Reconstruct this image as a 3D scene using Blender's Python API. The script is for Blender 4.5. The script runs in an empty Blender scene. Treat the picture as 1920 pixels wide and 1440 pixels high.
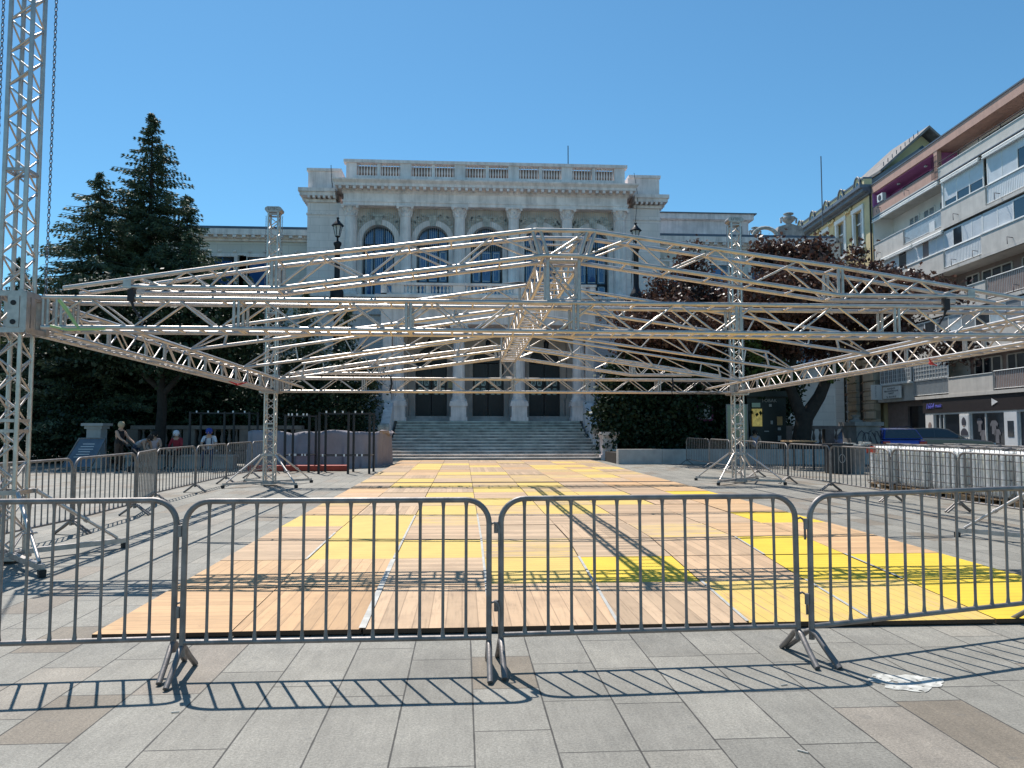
import bpy, math, random
import numpy as np
from mathutils import Vector, Matrix
rnd = random.Random(7)
scn = bpy.context.scene
COL = scn.collection
R = math.radians

# ------------------------------------------------------------------ camera
F = 1425.0; EYE = 1.53
PIT = math.atan(87 / F); YAW = math.atan(92 * math.cos(PIT) / F)
cam_d = bpy.data.cameras.new('camera')
cam_d.sensor_width = 36; cam_d.lens = F * 36 / 1920
cam_d.clip_start = 0.05; cam_d.clip_end = 6000
cam = bpy.data.objects.new('camera', cam_d); COL.objects.link(cam)
cam.location = (0, 0, EYE); cam.rotation_euler = (math.pi / 2 + PIT, 0, -YAW)
scn.camera = cam

# ------------------------------------------------------------------ light
SUN_EL = R(60.5)
sun_dir = Vector((-0.40 * math.cos(SUN_EL) / 1.003, 0.92 * math.cos(SUN_EL) / 1.003, math.sin(SUN_EL))).normalized()
w = bpy.data.worlds.new("World"); scn.world = w; w.use_nodes = True
nt = w.node_tree; nt.nodes.clear()
sky = nt.nodes.new('ShaderNodeTexSky'); sky.sky_type = 'NISHITA'; sky.sun_disc = False
sky.sun_elevation = SUN_EL
sky.sun_rotation = math.atan2(sun_dir.x, sun_dir.y)
sky.altitude = 500; sky.air_density = 1.0; sky.dust_density = 0.25; sky.ozone_density = 5.0
bg = nt.nodes.new('ShaderNodeBackground'); bg.inputs[1].default_value = 0.10
wo = nt.nodes.new('ShaderNodeOutputWorld')
tint = nt.nodes.new('ShaderNodeMix'); tint.data_type = 'RGBA'; tint.blend_type = 'MULTIPLY'; tint.inputs[0].default_value = 1; tint.inputs[7].default_value = (0.70, 1.09, 1.09, 1)
nt.links.new(sky.outputs[0], tint.inputs[6]); nt.links.new(tint.outputs[2], bg.inputs[0]); nt.links.new(bg.outputs[0], wo.inputs[0])
sl = bpy.data.lights.new('sun', 'SUN'); sl.energy = 4.5; sl.angle = R(0.53); sl.color = (1.0, 0.955, 0.89)
so = bpy.data.objects.new('sun', sl); COL.objects.link(so)
so.rotation_euler = sun_dir.to_track_quat('Z', 'Y').to_euler(); so.location = (0, 0, 60)
scn.view_settings.view_transform = 'Standard'; scn.view_settings.look = 'None'
scn.view_settings.exposure = 0.40; scn.view_settings.gamma = 1
scn.render.resolution_x = 1024; scn.render.resolution_y = 768

def g(Y):                      # the plaza rises very gently towards the theatre
    return 0.0056 * max(0.0, min(Y, 60.0) - 5.0)

# ------------------------------------------------------------------ materials
def new_mat(name):
    m = bpy.data.materials.new(name); m.use_nodes = True
    n = m.node_tree; b = n.nodes['Principled BSDF']
    return m, n, b

def N(n, t, **k):
    x = n.nodes.new(t)
    for a, v in k.items(): setattr(x, a, v)
    return x

def mathn(n, op, a, b=None, c=None):
    x = n.nodes.new('ShaderNodeMath'); x.operation = op
    for i, v in enumerate((a, b, c)):
        if v is None: continue
        if isinstance(v, (int, float)): x.inputs[i].default_value = v
        else: n.links.new(v, x.inputs[i])
    return x.outputs[0]

def mix(n, f, a, b, mode='MIX'):
    x = n.nodes.new('ShaderNodeMix'); x.data_type = 'RGBA'; x.blend_type = mode
    for s, v in ((x.inputs[0], f), (x.inputs[6], a), (x.inputs[7], b)):
        if isinstance(v, (int, float)): s.default_value = v
        elif isinstance(v, tuple): s.default_value = (*v[:3], 1)
        else: n.links.new(v, s)
    return x.outputs[2]

def coords(n, scale=(1, 1, 1), rot=(0, 0, 0), kind='Object'):
    tc = N(n, 'ShaderNodeTexCoord'); mp = N(n, 'ShaderNodeMapping')
    mp.inputs['Scale'].default_value = scale; mp.inputs['Rotation'].default_value = rot
    n.links.new(tc.outputs[kind], mp.inputs[0]); return mp.outputs[0]

def noise(n, vec, s, d=4, r=0.55):
    x = N(n, 'ShaderNodeTexNoise'); x.inputs['Scale'].default_value = s
    x.inputs['Detail'].default_value = d; x.inputs['Roughness'].default_value = r
    n.links.new(vec, x.inputs['Vector']); return x.outputs['Fac']

def ramp(n, f, stops):
    x = N(n, 'ShaderNodeValToRGB'); e = x.color_ramp.elements
    while len(e) < len(stops): e.new(0.5)
    for k, (p, c) in enumerate(stops):
        e[k].position = p; e[k].color = (*c, 1) if isinstance(c, tuple) else (c, c, c, 1)
    n.links.new(f, x.inputs[0]); return x.outputs[0]

def bump(n, b, h, s=0.3, d=0.01):
    x = N(n, 'ShaderNodeBump'); x.inputs['Strength'].default_value = s; x.inputs['Distance'].default_value = d
    n.links.new(h, x.inputs['Height']); n.links.new(x.outputs[0], b.inputs['Normal'])

def mat(name, col, rough=0.6, metal=0.0, var=0.15, scale=3.0, bs=0.0, bscale=30, streak=0.0, spec=None, objvar=0.0, emit=0.0):
    m, n, b = new_mat(name)
    v = coords(n)
    f = noise(n, v, scale)
    lo = tuple(c * (1 - var) for c in col); hi = tuple(min(1, c * (1 + var)) for c in col)
    c = ramp(n, f, [(0.3, lo), (0.7, hi)])
    if streak:
        v2 = coords(n, (2.2, 2.2, 0.18)); f2 = noise(n, v2, 1.6, 6, 0.65)
        s = ramp(n, f2, [(0.45, 0.0), (0.75, 1.0)])
        c = mix(n, mathn(n, 'MULTIPLY', s, streak), c, tuple(x * 0.35 for x in col))
    if objvar:
        oi = N(n, 'ShaderNodeObjectInfo')
        k = mathn(n, 'MULTIPLY_ADD', oi.outputs['Random'], 2 * objvar, 1 - objvar)
        vm = N(n, 'ShaderNodeVectorMath', operation='SCALE'); n.links.new(c, vm.inputs[0]); n.links.new(k, vm.inputs['Scale'])
        c = vm.outputs[0]
    n.links.new(c, b.inputs['Base Color'])
    b.inputs['Roughness'].default_value = rough; b.inputs['Metallic'].default_value = metal
    if spec is not None: b.inputs['Specular IOR Level'].default_value = spec
    if bs: bump(n, b, noise(n, v, bscale), bs, 0.01)
    if emit:
        n.links.new(c, b.inputs['Emission Color']); b.inputs['Emission Strength'].default_value = emit
    return m

M = {}
M['alu'] = mat('weathered_aluminium', (0.54, 0.49, 0.45), 0.40, 0.85, 0.14, 9, 0.12, 60)
M['alu_plate'] = mat('aluminium_plate', (0.45, 0.41, 0.385), 0.45, 0.7, 0.18, 12, 0.1, 40)
M['steel'] = mat('galvanised_steel', (0.235, 0.215, 0.205), 0.52, 0.5, 0.25, 11, 0.12, 60, 0.4)
M['chain'] = mat('chain_steel', (0.17, 0.18, 0.21), 0.45, 0.8, 0.2, 10)
M['rubber'] = mat('black_rubber', (0.015, 0.015, 0.017), 0.7)
M['black'] = mat('black_painted_steel', (0.018, 0.018, 0.022), 0.45, 0.2)
M['white_clamp'] = mat('white_plastic', (0.75, 0.75, 0.75), 0.5)
M['strap'] = mat('black_strap', (0.02, 0.02, 0.025), 0.8)
M['red'] = mat('red_sling', (0.45, 0.03, 0.03), 0.7)
M['greentape'] = mat('green_tape', (0.35, 0.5, 0.2), 0.5)
M['iron'] = mat('cast_iron_black', (0.012, 0.012, 0.016), 0.5, 0.3)
M['lampglass'] = mat('frosted_lamp_glass', (0.55, 0.58, 0.6), 0.15)
M['tarp'] = mat('pale_lilac_tarpaulin', (0.26, 0.235, 0.26), 0.65, 0, 0.12, 2.5, 0.3, 6)  # tree shade over the cover is darkened into this base tone
M['orange'] = mat('orange_red_board', (0.40, 0.05, 0.025), 0.6)
M['concrete'] = mat('planter_concrete', (0.40, 0.385, 0.37), 0.85, 0, 0.15, 2.5, 0.2, 25, 0.25)
M['bark'] = mat('dark_bark', (0.026, 0.021, 0.018), 0.9, 0, 0.35, 6, 0.6, 12)
M['white_paint'] = mat('white_paint', (0.76, 0.76, 0.74), 0.55, 0, 0.08, 4)
M['roofing'] = mat('slate_roofing', (0.13, 0.15, 0.18), 0.5, 0.2, 0.2, 1)

def foliage_mat(name, cols, trans=0.25, rough=0.55):
    m, n, b = new_mat(name)
    oi = N(n, 'ShaderNodeNewGeometry')
    c = ramp(n, oi.outputs['Random Per Island'], [(i / (len(cols) - 1), k) for i, k in enumerate(cols)])
    n.links.new(c, b.inputs['Base Color']); b.inputs['Roughness'].default_value = rough
    b.inputs['Specular IOR Level'].default_value = 0.35
    tr = N(n, 'ShaderNodeBsdfTranslucent'); n.links.new(c, tr.inputs[0])
    mx = N(n, 'ShaderNodeMixShader'); mx.inputs[0].default_value = trans
    out = n.nodes['Material Output']
    n.links.new(b.outputs[0], mx.inputs[1]); n.links.new(tr.outputs[0], mx.inputs[2]); n.links.new(mx.outputs[0], out.inputs[0])
    return m
M['spruce'] = foliage_mat('spruce_needles', [(0.035, 0.065, 0.042), (0.062, 0.100, 0.058), (0.115, 0.150, 0.072), (0.045, 0.072, 0.052)], 0.12)
M['cedar'] = foliage_mat('cedar_needles', [(0.060, 0.095, 0.060), (0.090, 0.125, 0.070), (0.120, 0.150, 0.075), (0.07, 0.10, 0.08)], 0.15)
M['yew'] = foliage_mat('evergreen_leaves', [(0.010, 0.024, 0.012), (0.016, 0.034, 0.014), (0.022, 0.045, 0.018)], 0.1)
M['copper'] = foliage_mat('copper_leaves', [(0.045, 0.020, 0.019), (0.080, 0.038, 0.030), (0.120, 0.068, 0.048), (0.055, 0.034, 0.026)], 0.32, 0.4)
M['greenleaf'] = foliage_mat('green_leaves', [(0.035, 0.065, 0.015), (0.06, 0.10, 0.025), (0.09, 0.13, 0.03)], 0.3)

# facade stone: ashlar joints + rain streaks
def stone_mat(name, col, bw=1.1, rh=0.45, streak=0.35, joint=0.012, axis='XZ', jdark=0.62, bsz=0.35):
    m, n, b = new_mat(name)
    tc = N(n, 'ShaderNodeTexCoord'); sp = N(n, 'ShaderNodeSeparateXYZ'); cb = N(n, 'ShaderNodeCombineXYZ')
    n.links.new(tc.outputs['Object'], sp.inputs[0])
    n.links.new(sp.outputs['X' if axis == 'XZ' else 'Y'], cb.inputs[0]); n.links.new(sp.outputs['Z'], cb.inputs[1])
    br = N(n, 'ShaderNodeTexBrick'); br.inputs['Scale'].default_value = 1
    br.inputs['Mortar Size'].default_value = joint; br.inputs['Brick Width'].default_value = bw; br.inputs['Row Height'].default_value = rh
    br.inputs['Mortar Smooth'].default_value = 0.3
    br.inputs['Color1'].default_value = (*[c * 0.93 for c in col], 1); br.inputs['Color2'].default_value = (*[min(1, c * 1.06) for c in col], 1)
    br.inputs['Mortar'].default_value = (*[c * jdark for c in col], 1)
    n.links.new(cb.outputs[0], br.inputs['Vector'])
    v = coords(n, (1, 1, 0.16)); s = ramp(n, noise(n, v, 1.3, 8, 0.7), [(0.48, 0.0), (0.72, 1.0)])
    c = mix(n, mathn(n, 'MULTIPLY', s, streak), br.outputs['Color'], tuple(x * 0.42 for x in col))
    v3 = coords(n); c = mix(n, 0.35, c, ramp(n, noise(n, v3, 0.9, 6), [(0.25, tuple(x * 0.75 for x in col)), (0.75, tuple(min(1, x * 1.15) for x in col))]))
    n.links.new(c, b.inputs['Base Color']); b.inputs['Roughness'].default_value = 0.85
    bump(n, b, mathn(n, 'SUBTRACT', mathn(n, 'MULTIPLY', noise(n, v3, 22), 0.4), br.outputs['Fac']), bsz, 0.02)
    return m
ST = (0.87, 0.77, 0.74)
M['stone'] = stone_mat('pale_ashlar_stone', ST)
M['stone_plain'] = mat('pale_carved_stone', ST, 0.85, 0, 0.16, 1.4, 0.25, 18, 0.55)
M['stone_orn'] = mat('soiled_carved_stone', (0.50, 0.47, 0.42), 0.9, 0, 0.4, 5, 1.0, 7, 0.3)
M['stone_wing'] = stone_mat('wing_stone', (0.72, 0.665, 0.61), 1.4, 0.5, 0.2)
M['steps'] = mat('stained_stair_stone', (0.72, 0.64, 0.57), 0.85, 0, 0.35, 1.3, 0.3, 15, 0.2)
M['steps_green'] = mat('verdigris_stained_stone', (0.56, 0.58, 0.52), 0.85, 0, 0.45, 1.1, 0.3, 15, 0.2)
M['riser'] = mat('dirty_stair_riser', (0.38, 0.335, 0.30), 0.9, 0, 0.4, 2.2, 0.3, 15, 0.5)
M['dark_stone'] = mat('shade_toned_stone', (0.17, 0.145, 0.13), 0.9, 0, 0.3, 2, 0.3, 15, 0.3)  # balustrade shade is put into the dark base tone; streaks are weathering
M['beige_block'] = stone_mat('beige_rusticated_stone', (0.62, 0.53, 0.40), 1.6, 0.62, 0.15, 0.04, 'YZ', 0.35, 0.8)
M['yellow_wall'] = mat('yellow_plaster', (0.66, 0.54, 0.31), 0.85, 0, 0.06, 1.2, 0, 20, 0.1)
M['pier_stone'] = mat('grimy_pier_stone', (0.24, 0.22, 0.21), 0.9, 0, 0.3, 2, 0.3, 15, 0.4)
M['concrete_wall'] = mat('grey_pebbledash', (0.60, 0.565, 0.52), 0.9, 0, 0.10, 1.5, 0.3, 40, 0.2)
M['white_wall'] = mat('white_plaster', (0.80, 0.78, 0.75), 0.85, 0, 0.06, 1)
M['pink_band'] = mat('salmon_render', (0.56, 0.34, 0.27), 0.85, 0, 0.08, 1.5, 0, 20, 0.2)
M['magenta_wall'] = mat('magenta_plaster', (0.50, 0.17, 0.40), 0.8, 0, 0.06)
M['shutter'] = mat('white_roller_shutter', (0.72, 0.74, 0.76), 0.55, 0, 0.08, 1.2)
M['darkshop'] = mat('dark_shop_fascia', (0.03, 0.022, 0.022), 0.5)
M['soffit'] = mat('brown_plaster', (0.27, 0.205, 0.185), 0.85)
M['blue_paint'] = mat('blue_sign_letters', (0.10, 0.10, 0.45), 0.4)
M['ink'] = mat('dark_lettering', (0.05, 0.05, 0.07), 0.6)
M['litter'] = mat('pale_cloth', (0.5, 0.47, 0.42), 0.9, 0, 0.2, 8, 0.5, 12)

def glass_mat(name, col, rough=0.08):
    m, n, b = new_mat(name)
    b.inputs['Base Color'].default_value = (*col, 1); b.inputs['Roughness'].default_value = rough
    b.inputs['Specular IOR Level'].default_value = 0.8; b.inputs['IOR'].default_value = 1.6
    v = coords(n); bump(n, b, noise(n, v, 1.5, 2), 0.05, 0.05)
    return m
M['glass'] = glass_mat('window_glass', (0.012, 0.016, 0.024))
M['loggia'] = mat('dark_recess_stone', (0.56, 0.485, 0.43), 0.9, 0, 0.25, 1.6, 0.4, 12, 0.5)  # recess shade is put into the darker base tone; streaks are soiling
M['portico'] = mat('shaded_portico_stone', (0.46, 0.41, 0.385), 0.9, 0, 0.2, 1.2, 0.3, 12, 0.4)  # darker copy of the facade stone, with the porch's deep shade in its colour
M['blueglass'] = glass_mat('blue_tinted_glass', (0.02, 0.085, 0.24), 0.06)  # sky reflection is mixed into the blue base; also colours the wing blinds
M['curtain'] = glass_mat('window_with_curtain', (0.22, 0.24, 0.26), 0.2)
M['bluerail'] = mat('pale_balcony_glass', (0.40, 0.47, 0.52), 0.2)

# paving: long slab courses running towards the theatre, cross joints at random lengths
def paving():
    m, n, b = new_mat('granite_paving')
    tc = N(n, 'ShaderNodeTexCoord'); sp = N(n, 'ShaderNodeSeparateXYZ'); n.links.new(tc.outputs['Object'], sp.inputs[0])
    W = 0.396
    u = mathn(n, 'DIVIDE', mathn(n, 'SUBTRACT', sp.outputs['X'], 0.062), W)
    ci = mathn(n, 'FLOOR', u); fu = mathn(n, 'FRACT', u)
    wn = N(n, 'ShaderNodeTexWhiteNoise', noise_dimensions='1D'); n.links.new(ci, wn.inputs['W'])
    wn2 = N(n, 'ShaderNodeTexWhiteNoise', noise_dimensions='1D'); n.links.new(mathn(n, 'ADD', ci, 91.7), wn2.inputs['W'])
    L = mathn(n, 'MULTIPLY_ADD', wn2.outputs['Value'], 0.60, 0.62)
    v = mathn(n, 'DIVIDE', mathn(n, 'MULTIPLY_ADD', wn.outputs['Value'], 3.0, sp.outputs['Y']), L)
    ri = mathn(n, 'FLOOR', v); fv = mathn(n, 'FRACT', v)
    # distance to joints in metres
    du = mathn(n, 'MULTIPLY', mathn(n, 'MINIMUM', fu, mathn(n, 'SUBTRACT', 1.0, fu)), W)
    dv = mathn(n, 'MULTIPLY', mathn(n, 'MINIMUM', fv, mathn(n, 'SUBTRACT', 1.0, fv)), L)
    vec = coords(n)
    wob = mathn(n, 'MULTIPLY', noise(n, vec, 6, 5), 0.008)
    d = mathn(n, 'ADD', mathn(n, 'MINIMUM', du, dv), mathn(n, 'SUBTRACT', wob, 0.004))
    jm = ramp(n, mathn(n, 'MULTIPLY', d, 100), [(0.28, 1.0), (0.60, 0.0)])
    cb = N(n, 'ShaderNodeCombineXYZ'); n.links.new(ci, cb.inputs[0]); n.links.new(ri, cb.inputs[1])
    w3 = N(n, 'ShaderNodeTexWhiteNoise', noise_dimensions='2D'); n.links.new(cb.outputs[0], w3.inputs['Vector'])
    tone = ramp(n, w3.outputs['Value'], [(0.0, (0.195, 0.183, 0.157)), (0.3, (0.258, 0.241, 0.206)), (0.55, (0.218, 0.205, 0.176)), (0.78, (0.274, 0.250, 0.209)), (0.84, (0.235, 0.200, 0.163)), (0.90, (0.205, 0.172, 0.134)), (1.0, (0.188, 0.156, 0.118))])
    fine = ramp(n, noise(n, vec, 75, 5, 0.9), [(0.36, 0.6), (0.5, 1.0), (0.64, 1.45)])
    mid = ramp(n, noise(n, vec, 1.7, 8, 0.7), [(0.3, 0.78), (0.7, 1.16)])
    streaks = ramp(n, noise(n, coords(n, (5, 0.7, 1)), 4, 6, 0.7), [(0.35, 0.88), (0.7, 1.10)])
    c = mix(n, 1.0, mix(n, 1.0, mix(n, 1.0, tone, fine, 'MULTIPLY'), mid, 'MULTIPLY'), streaks, 'MULTIPLY')
    spots = ramp(n, noise(n, vec, 9.5, 2, 0.4), [(0.67, 0.0), (0.72, 1.0)])
    c = mix(n, mathn(n, 'MULTIPLY', spots, 0.22), c, (0.08, 0.08, 0.08))
    c = mix(n, jm, c, (0.035, 0.032, 0.028))
    n.links.new(c, b.inputs['Base Color']); b.inputs['Roughness'].default_value = 0.72
    bump(n, b, mathn(n, 'SUBTRACT', mathn(n, 'MULTIPLY', noise(n, vec, 140, 3), 0.35), jm), 0.35, 0.006)
    return m
M['paving'] = paving()
M['asphalt'] = mat('asphalt', (0.06, 0.06, 0.062), 0.85, 0, 0.2, 3, 0.4, 60)

# floor boards: dir 0 boards run along Y, 1 along X; paint 0..1
def board(name, base, dirn, paint=None, wear=0.5, gapw=0.018):
    m, n, b = new_mat(name)
    tc = N(n, 'ShaderNodeTexCoord'); sp = N(n, 'ShaderNodeSeparateXYZ'); n.links.new(tc.outputs['Object'], sp.inputs[0])
    oi = N(n, 'ShaderNodeObjectInfo')
    ax = 'X' if dirn == 0 else 'Y'
    u = mathn(n, 'DIVIDE', sp.outputs[ax], 0.125); fu = mathn(n, 'FRACT', u); iu = mathn(n, 'FLOOR', u)
    sc = (14, 1.0, 1) if dirn == 0 else (1.0, 14, 1)
    mp = N(n, 'ShaderNodeMapping'); mp.inputs['Scale'].default_value = sc
    ad = N(n, 'ShaderNodeVectorMath', operation='ADD'); cbo = N(n, 'ShaderNodeCombineXYZ')
    n.links.new(mathn(n, 'MULTIPLY', oi.outputs['Random'], 37.0), cbo.inputs[0]); n.links.new(mathn(n, 'MULTIPLY', oi.outputs['Random'], 91.0), cbo.inputs[1])
    n.links.new(tc.outputs['Object'], ad.inputs[0]); n.links.new(cbo.outputs[0], ad.inputs[1]); n.links.new(ad.outputs[0], mp.inputs[0])
    grain = noise(n, mp.outputs[0], 2.2, 8, 0.7)
    cb = N(n, 'ShaderNodeCombineXYZ'); n.links.new(iu, cb.inputs[0]); n.links.new(oi.outputs['Random'], cb.inputs[1])
    wn = N(n, 'ShaderNodeTexWhiteNoise', noise_dimensions='2D'); n.links.new(cb.outputs[0], wn.inputs['Vector'])
    c = ramp(n, grain, [(0.28, tuple(x * 0.66 for x in base)), (0.46, base), (0.72, tuple(min(1, x * 1.12) for x in base))])
    bt = ramp(n, wn.outputs['Value'], [(0, 0.80), (1, 1.12)])
    c = mix(n, 1.0, c, bt, 'MULTIPLY')
    ot = ramp(n, oi.outputs['Random'], [(0.0, (0.90, 0.86, 0.82)), (0.5, (1.0, 1.0, 1.0)), (1.0, (1.05, 0.97, 0.88))])
    c = mix(n, 1.0, c, ot, 'MULTIPLY')
    dirt = ramp(n, noise(n, ad.outputs[0], 1.7, 7, 0.7), [(0.5, 0.0), (0.8, 1.0)])
    c = mix(n, mathn(n, 'MULTIPLY', dirt, 0.55), c, (base[0] * .42, base[1] * .36, base[2] * .34))
    if paint:
        k = noise(n, mp.outputs[0], 1.1, 9, 0.75)
        pm = ramp(n, k, [(max(0.0, wear - 0.06), 0.0), (wear + 0.06, 1.0)])
        pc = ramp(n, noise(n, ad.outputs[0], 3, 5), [(0.3, tuple(x * 0.86 for x in paint)), (0.7, paint)])
        c = mix(n, pm, c, pc)
    gp = ramp(n, mathn(n, 'MINIMUM', fu, mathn(n, 'SUBTRACT', 1.0, fu)), [(0.02, 1.0), (0.045, 0.0)])
    c = mix(n, mathn(n, 'MULTIPLY', gp, 0.42), c, (0.12, 0.07, 0.04))
    sv = ramp(n, noise(n, ad.outputs[0], 11, 3, 0.5), [(0.74, 0.0), (0.77, 1.0)])
    c = mix(n, mathn(n, 'MULTIPLY', sv, 0.5), c, (0.09, 0.05, 0.03))
    n.links.new(c, b.inputs['Base Color']); b.inputs['Roughness'].default_value = 0.7
    bump(n, b, mathn(n, 'SUBTRACT', mathn(n, 'MULTIPLY', grain, 0.4), gp), 0.3, 0.006)
    return m
TAN = (0.56, 0.355, 0.185); BEI = (0.49, 0.345, 0.22); YEL = (0.67, 0.46, 0.115); YBR = (0.74, 0.505, 0.03)
M['f_t1'] = board('tan_boards_across', TAN, 1); M['f_t0'] = board('tan_boards_along', TAN, 0)
M['f_b1'] = board('beige_boards_across', BEI, 1); M['f_b0'] = board('beige_boards_along', BEI, 0)
M['f_y1'] = board('yellow_boards_across', TAN, 1, YEL, 0.36); M['f_y0'] = board('yellow_boards_along', TAN, 0, YEL, 0.42)
M['f_Y1'] = board('bright_yellow_boards', TAN, 1, YBR, 0.25)
M['f_w1'] = board('worn_yellow_boards', BEI, 1, YEL, 0.52)
M['edge'] = mat('dark_board_edge', (0.06, 0.035, 0.02), 0.8)
M['alustrip'] = mat('aluminium_strip', (0.42, 0.41, 0.38), 0.6, 0.2, 0.2, 8)

# ------------------------------------------------------------------ objects
def props(o, label=None, cat=None, group=None, kind=None):
    if label: o['label'] = label
    if cat: o['category'] = cat
    if group: o['group'] = group
    if kind: o['kind'] = kind
    return o

def thing(name, label, cat, loc=(0, 0, 0), rz=0.0, group=None):
    o = bpy.data.objects.new(name, None); COL.objects.link(o)
    o.empty_display_size = 0.2
    o.location = loc; o.rotation_euler = (0, 0, rz)
    return props(o, label, cat, group)

def perp(d):
    a = Vector((0, 0, 1)) if abs(d.z) < 0.9 else Vector((1, 0, 0))
    u = d.cross(a).normalized(); return u, d.cross(u).normalized()

class MB:
    def __init__(s): s.v = []; s.f = []; s.mi = []; s.sm = []; s.cur = 0
    def add(s, vs, fs, smooth=False):
        o = len(s.v); s.v += [tuple(x) for x in vs]
        for f in fs: s.f.append([o + i for i in f]); s.mi.append(s.cur); s.sm.append(smooth)
        return s
    def box(s, c, d, rz=0.0):
        x, y, z = (k / 2 for k in d); cs, sn = math.cos(rz), math.sin(rz)
        vs = []
        for dz in (-z, z):
            for dx, dy in ((-x, -y), (x, -y), (x, y), (-x, y)):
                vs.append((c[0] + dx * cs - dy * sn, c[1] + dx * sn + dy * cs, c[2] + dz))
        return s.add(vs, [(0, 3, 2, 1), (4, 5, 6, 7), (0, 1, 5, 4), (1, 2, 6, 5), (2, 3, 7, 6), (3, 0, 4, 7)])
    def bb(s, x0, x1, y0, y1, z0, z1):
        return s.box(((x0 + x1) / 2, (y0 + y1) / 2, (z0 + z1) / 2), (abs(x1 - x0), abs(y1 - y0), abs(z1 - z0)))
    def tube(s, p, q, r, n=8, r2=None, cap=True):
        p = Vector(p); q = Vector(q); d = (q - p)
        if d.length < 1e-6: return s
        d.normalize(); u, w_ = perp(d); r2 = r if r2 is None else r2
        vs = []
        for c, rr in ((p, r), (q, r2)):
            for i in range(n):
                a = 2 * math.pi * i / n; vs.append(c + u * (rr * math.cos(a)) + w_ * (rr * math.sin(a)))
        fs = [(i, (i + 1) % n, n + (i + 1) % n, n + i) for i in range(n)]
        s.add(vs, fs, True)
        if cap: s.add(vs, [tuple(reversed(range(n))), tuple(range(n, 2 * n))])
        return s
    def path(s, pts, r, n=8, closed=False):
        pts = [Vector(p) for p in pts]; m = len(pts); vs = []
        if not hasattr(r, '__len__'): r = [r] * m
        u = None
        for k in range(m):
            a = pts[(k - 1) % m] if (k > 0 or closed) else pts[k]
            b_ = pts[(k + 1) % m] if (k < m - 1 or closed) else pts[k]
            d = (b_ - a).normalized()
            if u is None: u, _ = perp(d)
            else: u = (u - d * u.dot(d)).normalized()
            w_ = d.cross(u)
            for i in range(n):
                t = 2 * math.pi * i / n; vs.append(pts[k] + u * (r[k] * math.cos(t)) + w_ * (r[k] * math.sin(t)))
        fs = []
        for k in range(m if closed else m - 1):
            k2 = (k + 1) % m
            for i in range(n): fs.append((k * n + i, k * n + (i + 1) % n, k2 * n + (i + 1) % n, k2 * n + i))
        s.add(vs, fs, True)
        if not closed: s.add(vs[:n] + vs[-n:], [tuple(reversed(range(n))), tuple(range(n, 2 * n))])
        return s
    def lathe(s, c, prof, n=12, smooth=True, sx=1.0, sy=1.0):
        vs = []
        for (r, z) in prof:
            for i in range(n):
                a = 2 * math.pi * (i + .5) / n; vs.append((c[0] + sx * r * math.cos(a), c[1] + sy * r * math.sin(a), c[2] + z))
        fs = []
        for k in range(len(prof) - 1):
            for i in range(n): fs.append((k * n + i, k * n + (i + 1) % n, (k + 1) * n + (i + 1) % n, (k + 1) * n + i))
        s.add(vs, fs, smooth)
        s.add(vs[:n] + vs[-n:], [tuple(reversed(range(n))), tuple(range(n, 2 * n))])
        return s
    def prism(s, poly, y0, y1):                 # polygon in XZ extruded along Y
        n = len(poly); vs = [(x, y0, z) for x, z in poly] + [(x, y1, z) for x, z in poly]
        fs = [tuple(range(n)), tuple(reversed(range(n, 2 * n)))] + [(i, n + i, n + (i + 1) % n, (i + 1) % n) for i in range(n)]
        return s.add(vs, fs)
    def prismx(s, poly, x0, x1):                # polygon in YZ extruded along X
        n = len(poly); vs = [(x0, y, z) for y, z in poly] + [(x1, y, z) for y, z in poly]
        fs = [tuple(reversed(range(n))), tuple(range(n, 2 * n))] + [(i, (i + 1) % n, n + (i + 1) % n, n + i) for i in range(n)]
        return s.add(vs, fs)
    def build(s, name, m, parent=None, bevel=0.0, world=True):
        me = bpy.data.meshes.new(name)
        off = Vector((0, 0, 0)); p = parent
        if world:
            while p is not None: off += Vector(p.location); p = p.parent
        vs = [(v[0] - off.x, v[1] - off.y, v[2] - off.z) for v in s.v] if parent is not None else s.v
        me.from_pydata(vs, [], s.f)
        for k in (m if isinstance(m, (list, tuple)) else [m]): me.materials.append(M[k] if isinstance(k, str) else k)
        me.polygons.foreach_set('material_index', s.mi); me.polygons.foreach_set('use_smooth', s.sm); me.update()
        o = bpy.data.objects.new(name, me); COL.objects.link(o)
        if parent is not None: o.parent = parent
        if bevel:
            bv = o.modifiers.new('bevel', 'BEVEL'); bv.width = bevel; bv.segments = 2; bv.limit_method = 'ANGLE'; bv.angle_limit = R(50)
        return o

def split_boxes(mb, name, m, parent, **k):
    for i in range(0, len(mb.v), 8):
        b_ = MB(); b_.v = mb.v[i:i + 8]; b_.f = [[j - i for j in f] for f in mb.f if i <= f[0] < i + 8]; b_.mi = [0] * len(b_.f); b_.sm = [False] * len(b_.f)
        b_.build(name, m, parent, **k)
def kids(o): return [c for c in bpy.data.objects if c.parent == o]
def copy_tree(o, loc=None, rz=None, label=None, parent=None, scale=None):
    c = o.copy(); COL.objects.link(c); c.parent = parent
    if loc is not None: c.location = loc
    if rz is not None: c.rotation_euler = (0, 0, rz)
    if scale is not None: c.scale = scale
    if label: c['label'] = label
    for ch in kids(o): copy_tree(ch, parent=c)
    return c

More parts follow.
